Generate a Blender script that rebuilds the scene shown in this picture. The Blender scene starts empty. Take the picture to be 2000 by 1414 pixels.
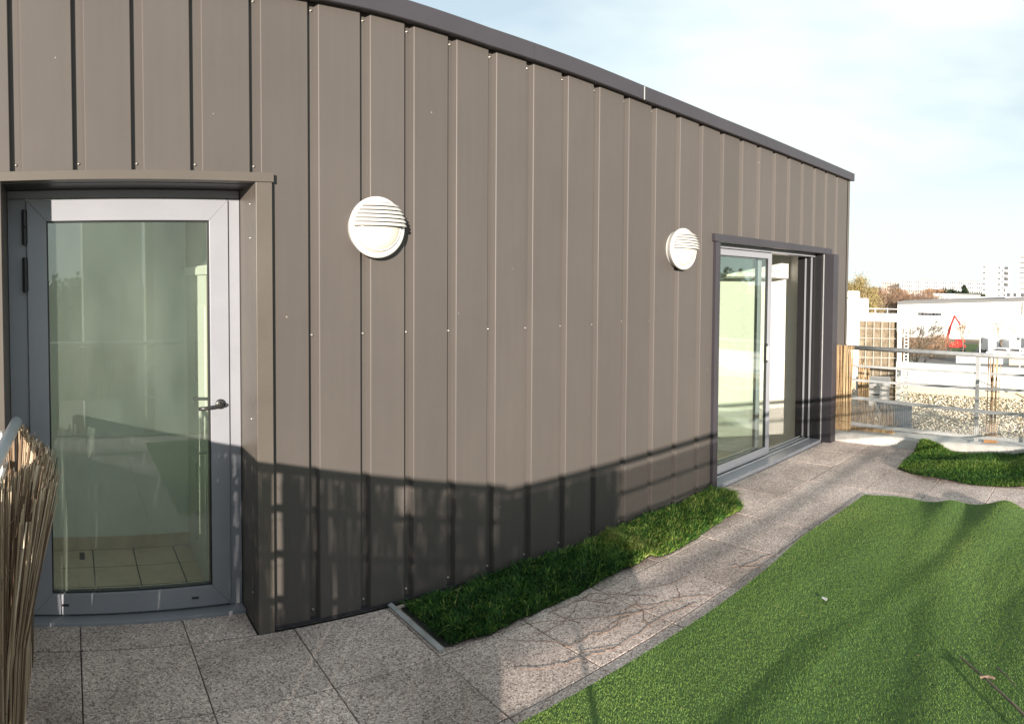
import bpy, math, random
import numpy as np
from mathutils import Vector
random.seed(7); rng = np.random.default_rng(7)
S = bpy.context.scene
PI = math.pi
EYE = 1.655                      # eye height above the terrace

# ------------------------------------------------------------------ camera: a phone panorama (cylindrical sweep)
cd = bpy.data.cameras.new('camera'); cam = bpy.data.objects.new('camera', cd); S.collection.objects.link(cam)
cd.type = 'PANO'; cd.panorama_type = 'CENTRAL_CYLINDRICAL'
cd.central_cylindrical_range_u_min = -1000/1300; cd.central_cylindrical_range_u_max = 1000/1300
cd.central_cylindrical_range_v_min = -821.67/1300; cd.central_cylindrical_range_v_max = 592.33/1300
cd.central_cylindrical_radius = 1.0
cd.clip_start = 0.02; cd.clip_end = 6000
YAW, PITCH, ROLL = .66472, .03308, .00578
from mathutils import Matrix
fw = Vector((math.sin(YAW)*math.cos(PITCH), math.cos(YAW)*math.cos(PITCH), -math.sin(PITCH)))
rt = Vector((math.cos(YAW), -math.sin(YAW), 0)); up = rt.cross(fw)
r2 = rt*math.cos(ROLL)+up*math.sin(ROLL); u2 = up*math.cos(ROLL)-rt*math.sin(ROLL)
m = Matrix((r2, u2, -fw)).transposed().to_4x4(); m.translation = Vector((0, 0, EYE)); cam.matrix_world = m
S.camera = cam

# ------------------------------------------------------------------ light
SX, SY, SZ = .78, 1.0, -.176      # direction the low winter sun travels
EL = math.atan2(-SZ, math.hypot(SX, SY)); AZ = math.atan2(-SX, -SY)   # azimuth of the sun from +Y towards +X
sd = bpy.data.lights.new('sun', 'SUN'); sd.energy = 5.0; sd.angle = math.radians(.55); sd.color = (1, .885, .755)
so = bpy.data.objects.new('sun', sd); S.collection.objects.link(so)
so.rotation_euler = Vector((SX, SY, SZ)).to_track_quat('-Z', 'Y').to_euler()
W = bpy.data.worlds.new('World'); S.world = W; W.use_nodes = True
nt = W.node_tree; nt.nodes.clear()
def N(t, typ, **k):
    n = t.nodes.new(typ)
    for a, b in k.items(): setattr(n, a, b)
    return n
sky = N(nt, 'ShaderNodeTexSky', sky_type='NISHITA', sun_disc=False); sky.sun_elevation = EL; sky.sun_rotation = AZ
sky.altitude = 50; sky.air_density = 1.0; sky.dust_density = .6; sky.ozone_density = 2.5
bg = N(nt, 'ShaderNodeBackground'); bg.inputs['Strength'].default_value = .085
wo = N(nt, 'ShaderNodeOutputWorld')
tc = N(nt, 'ShaderNodeTexCoord'); mp = N(nt, 'ShaderNodeMapping'); mp.inputs['Scale'].default_value = (1, 1, 3.2); mp.inputs['Location'].default_value = (.8, 3.0, 1.9)
no = N(nt, 'ShaderNodeTexNoise'); no.inputs['Scale'].default_value = 1.9; no.inputs['Detail'].default_value = 5; no.inputs['Roughness'].default_value = .45
cr = N(nt, 'ShaderNodeValToRGB'); cr.color_ramp.elements[0].position = .40; cr.color_ramp.elements[1].position = .62
cr.color_ramp.elements[0].color = (.52, .52, .52, 1); cr.color_ramp.elements[1].color = (1, 1, 1, 1)
mx = N(nt, 'ShaderNodeMixRGB'); mx.inputs['Color2'].default_value = (5.0, 5.6, 5.5, 1)
sep = N(nt, 'ShaderNodeSeparateXYZ'); nt.links.new(tc.outputs['Generated'], sep.inputs[0]); hz = N(nt, 'ShaderNodeMapRange', interpolation_type='SMOOTHSTEP'); hz.inputs[1].default_value = .06; hz.inputs[2].default_value = .43; hz.inputs[3].default_value = .98; hz.inputs[4].default_value = 0; nt.links.new(sep.outputs[2], hz.inputs[0])
mxx = N(nt, 'ShaderNodeMath', operation='MAXIMUM'); nt.links.new(cr.outputs['Color'], mxx.inputs[0]); nt.links.new(hz.outputs[0], mxx.inputs[1])
for a, b in ((tc.outputs['Generated'], mp.inputs['Vector']), (mp.outputs[0], no.inputs['Vector']), (no.outputs['Fac'], cr.inputs['Fac']),
             (mxx.outputs[0], mx.inputs['Fac']), (sky.outputs[0], mx.inputs['Color1']), (mx.outputs[0], bg.inputs['Color']), (bg.outputs[0], wo.inputs[0])):
    nt.links.new(a, b)
S.view_settings.view_transform = 'Standard'; S.view_settings.look = 'None'; S.view_settings.gamma = 1
S.view_settings.use_curve_mapping = False; S.view_settings.exposure = 1.22

# ------------------------------------------------------------------ materials
MATS = {}
def mat(name, col, rough=.6, metal=0, spec=.5, var=None, bump=None, trans=None):
    """var=(scale, dark factor, light factor): noise mottling; bump=(scale, strength)"""
    if name in MATS: return MATS[name]
    M = bpy.data.materials.new(name); M.use_nodes = True; t = M.node_tree; p = t.nodes['Principled BSDF']
    p.inputs['Base Color'].default_value = (*col, 1); p.inputs['Roughness'].default_value = rough; p.inputs['Metallic'].default_value = metal
    p.inputs['Specular IOR Level'].default_value = spec
    c = N(t, 'ShaderNodeTexCoord')
    if var:
        n = N(t, 'ShaderNodeTexNoise'); n.inputs['Scale'].default_value = var[0]; n.inputs['Detail'].default_value = 6; n.inputs['Roughness'].default_value = .65
        t.links.new(c.outputs['Object'], n.inputs['Vector'])
        r = N(t, 'ShaderNodeValToRGB'); r.color_ramp.elements[0].position = .3; r.color_ramp.elements[1].position = .7
        r.color_ramp.elements[0].color = (*[x*var[1] for x in col], 1); r.color_ramp.elements[1].color = (*[min(1, x*var[2]) for x in col], 1)
        t.links.new(n.outputs['Fac'], r.inputs['Fac']); t.links.new(r.outputs['Color'], p.inputs['Base Color'])
    if bump:
        n = N(t, 'ShaderNodeTexNoise'); n.inputs['Scale'].default_value = bump[0]; n.inputs['Detail'].default_value = 3
        t.links.new(c.outputs['Object'], n.inputs['Vector'])
        b = N(t, 'ShaderNodeBump'); b.inputs['Strength'].default_value = bump[1]; b.inputs['Distance'].default_value = .01
        t.links.new(n.outputs['Fac'], b.inputs['Height']); t.links.new(b.outputs[0], p.inputs['Normal'])
    MATS[name] = M; return M

cladding = mat('cladding', (.073, .0655, .0615), .5, 0, .25, var=(1.0, .93, 1.06), bump=(2.0, .4))
def add_specks(M):
    t = M.node_tree; p = t.nodes['Principled BSDF']; c = N(t, 'ShaderNodeTexCoord'); src = p.inputs['Base Color'].links[0].from_socket
    v = N(t, 'ShaderNodeTexVoronoi'); v.inputs['Scale'].default_value = 5.5; t.links.new(c.outputs['Object'], v.inputs['Vector'])
    l = N(t, 'ShaderNodeMath', operation='LESS_THAN'); l.inputs[1].default_value = .022; t.links.new(v.outputs['Distance'], l.inputs[0])
    q = N(t, 'ShaderNodeMath', operation='MULTIPLY'); q.inputs[1].default_value = .55; t.links.new(l.outputs[0], q.inputs[0])
    x = N(t, 'ShaderNodeMixRGB'); x.inputs['Color2'].default_value = (.4, .37, .33, 1)
    t.links.new(q.outputs[0], x.inputs['Fac']); t.links.new(src, x.inputs['Color1'])
    # faint rain streaks and dust
    m2 = N(t, 'ShaderNodeMapping'); m2.inputs['Scale'].default_value = (9, 9, .5); n = N(t, 'ShaderNodeTexNoise'); n.inputs['Scale'].default_value = 3; n.inputs['Detail'].default_value = 4
    t.links.new(c.outputs['Object'], m2.inputs[0]); t.links.new(m2.outputs[0], n.inputs['Vector'])
    r = N(t, 'ShaderNodeMapRange'); r.inputs[1].default_value = .4; r.inputs[2].default_value = .75; r.inputs[3].default_value = 0; r.inputs[4].default_value = .03
    t.links.new(n.outputs['Fac'], r.inputs[0]); y = N(t, 'ShaderNodeMixRGB'); y.inputs['Color2'].default_value = (.2, .18, .15, 1)
    t.links.new(r.outputs[0], y.inputs['Fac']); t.links.new(x.outputs[0], y.inputs['Color1']); oi = N(t, 'ShaderNodeObjectInfo'); mo = N(t, 'ShaderNodeMapRange'); mo.inputs[3].default_value = .95; mo.inputs[4].default_value = 1.05; t.links.new(oi.outputs['Random'], mo.inputs[0]); ml = N(t, 'ShaderNodeMixRGB', blend_type='MULTIPLY'); ml.inputs[0].default_value = 1; t.links.new(y.outputs[0], ml.inputs[1]); t.links.new(mo.outputs[0], ml.inputs[2]); t.links.new(ml.outputs[0], p.inputs['Base Color'])
add_specks(cladding)
fascia_m = mat('fascia_metal', (.034, .031, .038), .45, 0, .5, var=(2, .9, 1.1), bump=(1.5, .15))
trim = mat('trim_metal', (.085, .075, .066), .4, 0, .4, var=(3, .9, 1.1), bump=(4, .1))
frame_m = mat('frame_aluminium', (.225, .235, .265), .38, 0, .5, var=(4, .94, 1.05))
dark_frame = mat('frame_dark', (.016, .016, .018), .4)
steel = mat('screw_steel', (.32, .31, .29), .4, .8)
galv = mat('galvanised_steel', (.42, .43, .44), .5, .25, .5, var=(9, .75, 1.15), bump=(30, .1))
blackp = mat('black_plastic', (.02, .02, .022), .35)
white_plastic = mat('white_plastic', (.60, .595, .58), .35, var=(5, .96, 1.0))
diffuser = mat('lamp_diffuser', (.56, .53, .45), .25)
inner_wall = mat('interior_wall', (.78, .77, .71), .8, var=(1.5, .96, 1))
hall_wall = mat('hall_wall', (.80, .83, .78), .8, var=(1.5, .94, 1))
int_floor = mat('floor_tile_beige', (.62, .50, .37), .4, var=(5, .85, 1.1))
grout = mat('grout', (.05, .045, .04), .9)
int_door = mat('interior_door_paint', (.66, .68, .62), .5)
wood_edge = mat('door_edge_wood', (.36, .19, .08), .6, var=(12, .7, 1.2))
white_wall = mat('white_render', (.78, .77, .75), .85, var=(.8, .93, 1.02))
kerb_m = mat('kerb_concrete', (.50, .49, .47), .85, var=(7, .8, 1.12), bump=(40, .3))
wire_m = mat('wire', (.10, .08, .06), .5)
whitewire = mat('white_wire', (.72, .71, .68), .4)
twig_m = mat('twig', (.16, .125, .10), .8, var=(20, .7, 1.2))
root_m = mat('dry_root', (.23, .155, .12), .9)
asphalt = mat('asphalt', (.17, .165, .165), .9, var=(.4, .85, 1.1))
field = mat('field', (.16, .13, .085), .95, var=(.05, .6, 1.2))
lawn_m = mat('lawn', (.10, .15, .035), .95, var=(.3, .7, 1.2))
bark = mat('bark', (.20, .15, .11), .9)
branch_tan = mat('branch_tan', (.36, .27, .17), .9)
branch_brown = mat('branch_brown', (.26, .17, .12), .9)
roof_grey = mat('roof_grey', (.22, .22, .225), .8)
win_dark = mat('window_dark', (.10, .105, .115), .25)
red_paint = mat('red_paint', (.33, .018, .016), .45)
tyre_m = mat('tyre_rubber', (.03, .03, .03), .8)
heather = mat('heather_backing', (.21, .17, .12), .95, var=(18, .55, 1.35), bump=(60, .6))
sheet_metal = mat('blue_grey_sheet', (.13, .17, .21), .5, .1, var=(3, .85, 1.1))

def glass_mat(name, tint, refl=1.0, haze=0.0, coat=.1):
    M = bpy.data.materials.new(name); M.use_nodes = True; t = M.node_tree; t.nodes.clear()
    o = N(t, 'ShaderNodeOutputMaterial'); tr = N(t, 'ShaderNodeBsdfTransparent'); tr.inputs[0].default_value = (*tint, 1)
    gl = N(t, 'ShaderNodeBsdfGlossy'); gl.inputs['Roughness'].default_value = .015; gl.inputs['Color'].default_value = (.9, .95, 1, 1)
    fr = N(t, 'ShaderNodeFresnel'); ge = N(t, 'ShaderNodeNewGeometry'); io = N(t, 'ShaderNodeMapRange'); io.inputs[3].default_value = 1.52; io.inputs[4].default_value = 1/1.52; t.links.new(ge.outputs['Backfacing'], io.inputs[0]); t.links.new(io.outputs[0], fr.inputs['IOR'])
    mu = N(t, 'ShaderNodeMath', operation='MULTIPLY_ADD'); mu.inputs[1].default_value = refl; mu.inputs[2].default_value = coat; mu.use_clamp = True
    mix = N(t, 'ShaderNodeMixShader'); t.links.new(fr.outputs[0], mu.inputs[0]); t.links.new(mu.outputs[0], mix.inputs[0])
    last = tr.outputs[0]
    if haze:                                   # dust film with smears
        df = N(t, 'ShaderNodeBsdfDiffuse'); df.inputs[0].default_value = (.46, .54, .46, 1); c = N(t, 'ShaderNodeTexCoord')
        mpp = N(t, 'ShaderNodeMapping'); mpp.inputs['Scale'].default_value = (3, 1, .9); n = N(t, 'ShaderNodeTexNoise'); n.inputs['Scale'].default_value = 1.6; n.inputs['Detail'].default_value = 5
        t.links.new(c.outputs['Object'], mpp.inputs[0]); t.links.new(mpp.outputs[0], n.inputs['Vector'])
        r = N(t, 'ShaderNodeMapRange'); r.inputs[1].default_value = .3; r.inputs[2].default_value = .7; r.inputs[3].default_value = haze*.5; r.inputs[4].default_value = haze*1.4
        t.links.new(n.outputs['Fac'], r.inputs[0]); m2 = N(t, 'ShaderNodeMixShader')
        t.links.new(r.outputs[0], m2.inputs[0]); t.links.new(last, m2.inputs[1]); t.links.new(df.outputs[0], m2.inputs[2]); last = m2.outputs[0]
    t.links.new(last, mix.inputs[1]); t.links.new(gl.outputs[0], mix.inputs[2]); t.links.new(mix.outputs[0], o.inputs[0])
    return M
glass_door = glass_mat('door_glass', (.92, .955, .925), .8, .05, .025)
glass_slide = glass_mat('sliding_glass', (.93, .98, .935), 1.0, .006, .03)

def paving_mat():
    M = bpy.data.materials.new('exposed_aggregate'); M.use_nodes = True; t = M.node_tree; p = t.nodes['Principled BSDF']; p.inputs['Roughness'].default_value = .9
    p.inputs['Specular IOR Level'].default_value = .3
    g = N(t, 'ShaderNodeNewGeometry')
    v = N(t, 'ShaderNodeTexVoronoi'); v.inputs['Scale'].default_value = 150; t.links.new(g.outputs['Position'], v.inputs['Vector'])
    s = N(t, 'ShaderNodeSeparateColor'); t.links.new(v.outputs['Color'], s.inputs[0])
    r = N(t, 'ShaderNodeValToRGB'); e = r.color_ramp.elements; e[0].position = 0; e[0].color = (.20, .17, .165, 1); e[1].position = 1; e[1].color = (.88, .83, .80, 1)
    for pos, c in ((.18, (.41, .36, .345)), (.42, (.56, .505, .485)), (.7, (.65, .60, .575)), (.88, (.76, .72, .69))):
        k = e.new(pos); k.color = (*c, 1)
    t.links.new(s.outputs[0], r.inputs[0])
    v2 = N(t, 'ShaderNodeTexVoronoi', feature='DISTANCE_TO_EDGE'); v2.inputs['Scale'].default_value = 150; t.links.new(g.outputs['Position'], v2.inputs['Vector'])
    mr = N(t, 'ShaderNodeMapRange'); mr.inputs[2].default_value = .16; mr.inputs[3].default_value = .68; mr.inputs[4].default_value = 1; t.links.new(v2.outputs[0], mr.inputs[0])
    mu = N(t, 'ShaderNodeMixRGB', blend_type='MULTIPLY'); mu.inputs[0].default_value = 1; t.links.new(r.outputs[0], mu.inputs[1]); t.links.new(mr.outputs[0], mu.inputs[2])
    # stains
    n = N(t, 'ShaderNodeTexNoise'); n.inputs['Scale'].default_value = 1.7; n.inputs['Detail'].default_value = 8; n.inputs['Roughness'].default_value = .62; t.links.new(g.outputs['Position'], n.inputs['Vector'])
    st = N(t, 'ShaderNodeValToRGB'); q = st.color_ramp.elements; q[0].position = .33; q[0].color = (.66, .60, .565, 1); q[1].position = .62; q[1].color = (1.12, 1.02, .98, 1); t.links.new(n.outputs['Fac'], st.inputs[0])
    m2 = N(t, 'ShaderNodeMixRGB', blend_type='MULTIPLY'); m2.inputs[0].default_value = 1; t.links.new(mu.outputs[0], m2.inputs[1]); t.links.new(st.outputs[0], m2.inputs[2])
    oi = N(t, 'ShaderNodeObjectInfo'); mo = N(t, 'ShaderNodeMapRange'); mo.inputs[3].default_value = .80; mo.inputs[4].default_value = 1.10; t.links.new(oi.outputs['Random'], mo.inputs[0])
    m3 = N(t, 'ShaderNodeMixRGB', blend_type='MULTIPLY'); m3.inputs[0].default_value = 1; t.links.new(m2.outputs[0], m3.inputs[1]); t.links.new(mo.outputs[0], m3.inputs[2])
    t.links.new(m3.outputs[0], p.inputs['Base Color'])
    b = N(t, 'ShaderNodeBump'); b.inputs['Strength'].default_value = .7; b.inputs['Distance'].default_value = .003; t.links.new(mr.outputs[0], b.inputs['Height']); t.links.new(b.outputs[0], p.inputs['Normal'])
    return M
paving = paving_mat()

def blade_mat(name, stops, trans=.25):
    M = bpy.data.materials.new(name); M.use_nodes = True; t = M.node_tree; p = t.nodes['Principled BSDF']; p.inputs['Roughness'].default_value = .55; p.inputs['Specular IOR Level'].default_value = .25
    a = N(t, 'ShaderNodeAttribute', attribute_name='tone'); r = N(t, 'ShaderNodeValToRGB'); e = r.color_ramp.elements
    e[0].color = (*stops[0], 1); e[1].color = (*stops[-1], 1)
    for i, c in enumerate(stops[1:-1]):
        k = e.new((i+1)/(len(stops)-1)); k.color = (*c, 1)
    t.links.new(a.outputs['Fac'], r.inputs[0]); t.links.new(r.outputs[0], p.inputs['Base Color'])
    tl = N(t, 'ShaderNodeBsdfTranslucent'); mixs = N(t, 'ShaderNodeMixShader'); mixs.inputs[0].default_value = trans
    t.links.new(r.outputs[0], tl.inputs[0]); t.links.new(p.outputs[0], mixs.inputs[1]); t.links.new(tl.outputs[0], mixs.inputs[2])
    t.links.new(mixs.outputs[0], t.nodes['Material Output'].inputs[0]); return M
turf_m = blade_mat('turf_blades', [(.105, .18, .045), (.15, .265, .06), (.195, .325, .078), (.28, .37, .09), (.38, .37, .15)])
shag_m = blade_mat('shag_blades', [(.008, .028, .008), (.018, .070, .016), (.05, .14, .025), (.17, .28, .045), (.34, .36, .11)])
backing = mat('turf_backing', (.06, .115, .035), .9, var=(30, .6, 1.3))
rubber = mat('turf_rubber', (.02, .022, .02), .9)

# ------------------------------------------------------------------ mesh helpers
class MB:
    def __init__(s): s.v = []; s.f = []; s.t = []
    def add(s, V, F):
        o = len(s.v); s.v += [tuple(x) for x in V]; s.f += [tuple(i+o for i in f) for f in F]
    def box(s, x0, y0, z0, x1, y1, z1):
        x0, x1 = min(x0, x1), max(x0, x1); y0, y1 = min(y0, y1), max(y0, y1); z0, z1 = min(z0, z1), max(z0, z1)
        s.add([(x0, y0, z0), (x1, y0, z0), (x1, y1, z0), (x0, y1, z0), (x0, y0, z1), (x1, y0, z1), (x1, y1, z1), (x0, y1, z1)],
              [(0, 3, 2, 1), (4, 5, 6, 7), (0, 1, 5, 4), (1, 2, 6, 5), (2, 3, 7, 6), (3, 0, 4, 7)]); return s
    def obox(s, c, u, w, h, a, b, cc):          # oriented box, centre c, half sizes a b cc along unit u w h
        c, u, w, h = map(Vector, (c, u, w, h)); V = []
        for k in (-1, 1):
            for (i, j) in ((-1, -1), (1, -1), (1, 1), (-1, 1)): V.append(c+u*a*i+w*b*j+h*cc*k)
        s.add(V, [(0, 3, 2, 1), (4, 5, 6, 7), (0, 1, 5, 4), (1, 2, 6, 5), (2, 3, 7, 6), (3, 0, 4, 7)]); return s
    def tube(s, pts, r, n=8, r1=None, cap=True):
        pts = [Vector(p) for p in pts]; R = []
        for i, p in enumerate(pts):
            d = (pts[min(i+1, len(pts)-1)]-pts[max(i-1, 0)]).normalized(); a = Vector((0, 0, 1)) if abs(d.z) < .9 else Vector((1, 0, 0))
            x = d.cross(a).normalized(); y = d.cross(x); rr = r if r1 is None else r+(r1-r)*i/(len(pts)-1)
            R.append([p+(x*math.cos(2*PI*k/n)+y*math.sin(2*PI*k/n))*rr for k in range(n)])
        V = [q for ring in R for q in ring]; F = []
        for i in range(len(pts)-1):
            for k in range(n): F.append((i*n+k, i*n+(k+1) % n, (i+1)*n+(k+1) % n, (i+1)*n+k))
        if cap: F += [tuple(range(n))[::-1], tuple(range((len(pts)-1)*n, len(pts)*n))]
        s.add(V, F); return s
    def lathe(s, prof, c, n=40, closed=True):   # axis -Y through c; prof = (radius, outwards distance)
        V = []
        for (r, d) in prof:
            for k in range(n): V.append((c[0]+r*math.cos(2*PI*k/n), c[1]-d, c[2]+r*math.sin(2*PI*k/n)))
        F = []
        for i in range(len(prof)-1):
            for k in range(n): F.append((i*n+k, i*n+(k+1) % n, (i+1)*n+(k+1) % n, (i+1)*n+k))
        s.add(V, F); return s
    def build(s, name, m, parent=None, smooth=False, bevel=0):
        me = bpy.data.meshes.new(name); me.from_pydata(s.v, [], s.f); me.materials.append(m)
        if smooth:
            for p in me.polygons: p.use_smooth = True
        if s.t and len(s.t) == len(s.v): me.attributes.new('tone', 'FLOAT', 'POINT').data.foreach_set('value', s.t)
        me.update(); o = bpy.data.objects.new(name, me); S.collection.objects.link(o)
        if parent is not None: o.parent = parent; o.matrix_parent_inverse = Matrix.Translation(-parent.location)
        if bevel:
            b = o.modifiers.new('bevel', 'BEVEL'); b.width = bevel; b.segments = 2; b.limit_method = 'ANGLE'
        return o
def box(name, m, parent, *b, bevel=0): return MB().box(*b).build(name, m, parent, bevel=bevel)
def tag(o, label=None, cat=None, group=None, kind=None):
    if label: o['label'] = label
    if cat: o['category'] = cat
    if group: o['group'] = group
    if kind: o['kind'] = kind
    return o
def thing(name, loc, label, cat, group=None):
    o = bpy.data.objects.new(name, None); o.empty_display_size = .1; S.collection.objects.link(o); o.location = loc; bpy.context.view_layer.update()
    return tag(o, label, cat, group)
def place(o, parent):                            # a linked copy keeps the source's world coordinates under its parent
    o.parent = parent; o.matrix_parent_inverse = Matrix.Translation(-parent.location)
def P(az, r, z=0):                               # bearing in degrees from the facade's normal, distance in metres
    a = math.radians(az); return (r*math.sin(a), r*math.cos(a), z)

# ------------------------------------------------------------------ ground, street, lower roof, terrace
GZ = -9.0
g = MB(); g.add([(-600, -2500, GZ), (5000, -2500, GZ), (5000, 3000, GZ), (-600, 3000, GZ)], [(0, 1, 2, 3)])
tag(g.build('ground', field), kind='structure')
st = MB(); a0, a1 = P(60, 92), P(95, 84); b0, b1 = P(60, 112), P(95, 101)
st.add([(a0[0], a0[1], GZ+.02), (a1[0], a1[1], GZ+.02), (b1[0], b1[1], GZ+.02), (b0[0], b0[1], GZ+.02)], [(0, 1, 2, 3)])
tag(st.build('street', asphalt), kind='structure')
lw = MB(); q = [P(75.6, 112), P(79.5, 106), P(79.5, 124), P(75.2, 132)]; lw.add([(x, y, GZ+.06) for x, y, _ in q], [(0, 1, 2, 3)])
tag(lw.build('lawn', lawn_m), kind='structure')
pk = MB(); q = [P(77.6, 103), P(92, 98), P(92, 125), P(78.5, 125)]; pk.add([(x, y, GZ+.10) for x, y, _ in q], [(0, 1, 2, 3)])
tag(pk.build('car_park', asphalt), kind='structure')

YW = 2.973                                       # front plane of the facade cladding
XR = 6.60                                        # line of the far railing
terr = box('terrace_floor', grout, None, -.62, -.42, -.14, 6.72, YW+.02, -.018); tag(terr, kind='structure')
# exposed aggregate slabs, each one of its own
base = MB(); w = .4945
base.v = []; base.f = []
bx0 = w/2
base.add([(-bx0, -bx0, -.016), (bx0, -bx0, -.016), (bx0, bx0, -.016), (-bx0, bx0, -.016), (-bx0, -bx0, -.002), (bx0, -bx0, -.002), (bx0, bx0, -.002), (-bx0, bx0, -.002),
          (-bx0+.003, -bx0+.003, 0), (bx0-.003, -bx0+.003, 0), (bx0-.003, bx0-.003, 0), (-bx0+.003, bx0-.003, 0)],
         [(0, 1, 5, 4), (1, 2, 6, 5), (2, 3, 7, 6), (3, 0, 4, 7), (4, 5, 9, 8), (5, 6, 10, 9), (6, 7, 11, 10), (7, 4, 8, 11), (8, 9, 10, 11)])
first = base.build('paving_slab', paving); first.parent = terr; k = 0
def slab(x, y, sx=1, sy=1):
    global k
    o = first if k == 0 else first.copy()
    if k: S.collection.objects.link(o)
    k += 1; o.parent = terr; o.location = (x, y, random.uniform(-.0016, .0008)); o.scale = (sx, sy, 1)
    o.rotation_euler = (random.uniform(-.0025, .0025), random.uniform(-.0025, .0025), random.uniform(-.003, .003))
for i in range(-1, 14):
    for j in range(-7, 0):
        cx = .025+.25+.5*i; cy = 2.95+.25+.5*j
        if cx > 6.75: continue
        slab(cx, cy)
# slab strip inside the door recess
rec = box('recess_floor', grout, None, -.33, YW-.02, -.14, .86, 3.32, -.019); tag(rec, kind='structure')
def rslab(x0, x1):
    o = first.copy(); S.collection.objects.link(o); o.parent = rec; o.location = ((x0+x1)/2, 3.10, -.001); o.scale = ((x1-x0)/.5, .285/.5, 1)
rslab(-.31, .025); rslab(.025, .525); rslab(.525, .845)

# kerb under the far railing
kb = MB(); 
prof = [(6.47, -.01), (6.475, .085), (6.50, .10), (6.74, .10), (6.765, .085), (6.77, -.1)]
def extrude_y(mb, prof, y0, y1):
    n = len(prof); mb.add([(x, y0, z) for x, z in prof]+[(x, y1, z) for x, z in prof], [(i, i+1, n+i+1, n+i) for i in range(n-1)]+[tuple(range(n))[::-1], tuple(range(n, 2*n))])
extrude_y(kb, prof, -.42, 2.90)
kerb = kb.build('kerb', kerb_m); tag(kerb, kind='structure')

# gravel roof beyond the railing
gr = box('gravel_roof', mat('gravel_bed', (.36, .31, .24), .95, var=(35, .4, 1.4), bump=(50, .8)), None, 6.80, -8, -.35, 10.30, 14, -.04); tag(gr, kind='structure')
def pebbles():
    n = 26000
    # denser near
    xs = rng.uniform(6.82, 10.15, n); ys = rng.uniform(-.3, 6.0, n); s = rng.uniform(.010, .026, n)
    oct_v = np.array([(1, 0, 0), (-.9, .2, 0), (0, 1, 0), (.1, -1, 0), (0, .1, .6), (0, 0, -.6)])
    oct_f = np.array([(0, 2, 4), (2, 1, 4), (1, 3, 4), (3, 0, 4), (2, 0, 5), (1, 2, 5), (3, 1, 5), (0, 3, 5)])
    a = rng.uniform(0, 2*PI, n); ca, sa = np.cos(a), np.sin(a); st_ = rng.uniform(.6, 1.2, (n, 3))
    V = oct_v[None]*st_[:, None]*s[:, None, None]
    X = V[..., 0]*ca[:, None]-V[..., 1]*sa[:, None]+xs[:, None]; Y = V[..., 0]*sa[:, None]+V[..., 1]*ca[:, None]+ys[:, None]; Z = V[..., 2]-.035+rng.uniform(0, .012, n)[:, None]
    VV = np.stack([X, Y, Z], -1).reshape(-1, 3); FF = (oct_f[None]+6*np.arange(n)[:, None, None]).reshape(-1, 3)
    return VV, FF, np.repeat(rng.random(n), 6)
def np_mesh(name, V, F, m, tone=None, parent=None, smooth=False):
    me = bpy.data.meshes.new(name); me.vertices.add(len(V)); me.vertices.foreach_set('co', np.ascontiguousarray(V, dtype=np.float32).ravel())
    k_ = F.shape[1]; me.loops.add(F.size); me.loops.foreach_set('vertex_index', F.astype(np.int32).ravel()); me.polygons.add(len(F))
    me.polygons.foreach_set('loop_start', np.arange(0, F.size, k_, dtype=np.int32)); me.polygons.foreach_set('loop_total', np.full(len(F), k_, dtype=np.int32))
    if smooth: me.polygons.foreach_set('use_smooth', np.ones(len(F), dtype=bool))
    me.update(calc_edges=True); me.validate()
    if tone is not None:
        at = me.attributes.new('tone', 'FLOAT', 'POINT'); at.data.foreach_set('value', tone.astype(np.float32))
    me.materials.append(m); o = bpy.data.objects.new(name, me); S.collection.objects.link(o)
    if parent is not None: place(o, parent)
    return o
peb_m = blade_mat('pebbles', [(.20, .16, .10), (.46, .38, .26), (.62, .53, .38), (.70, .64, .52), (.82, .77, .66)], 0.0)
V, F, T = pebbles(); tag(np_mesh('gravel', V, F, peb_m, T), 'pale rounded gravel spread over the flat roof behind the far railing', 'gravel', kind='stuff')

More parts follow.
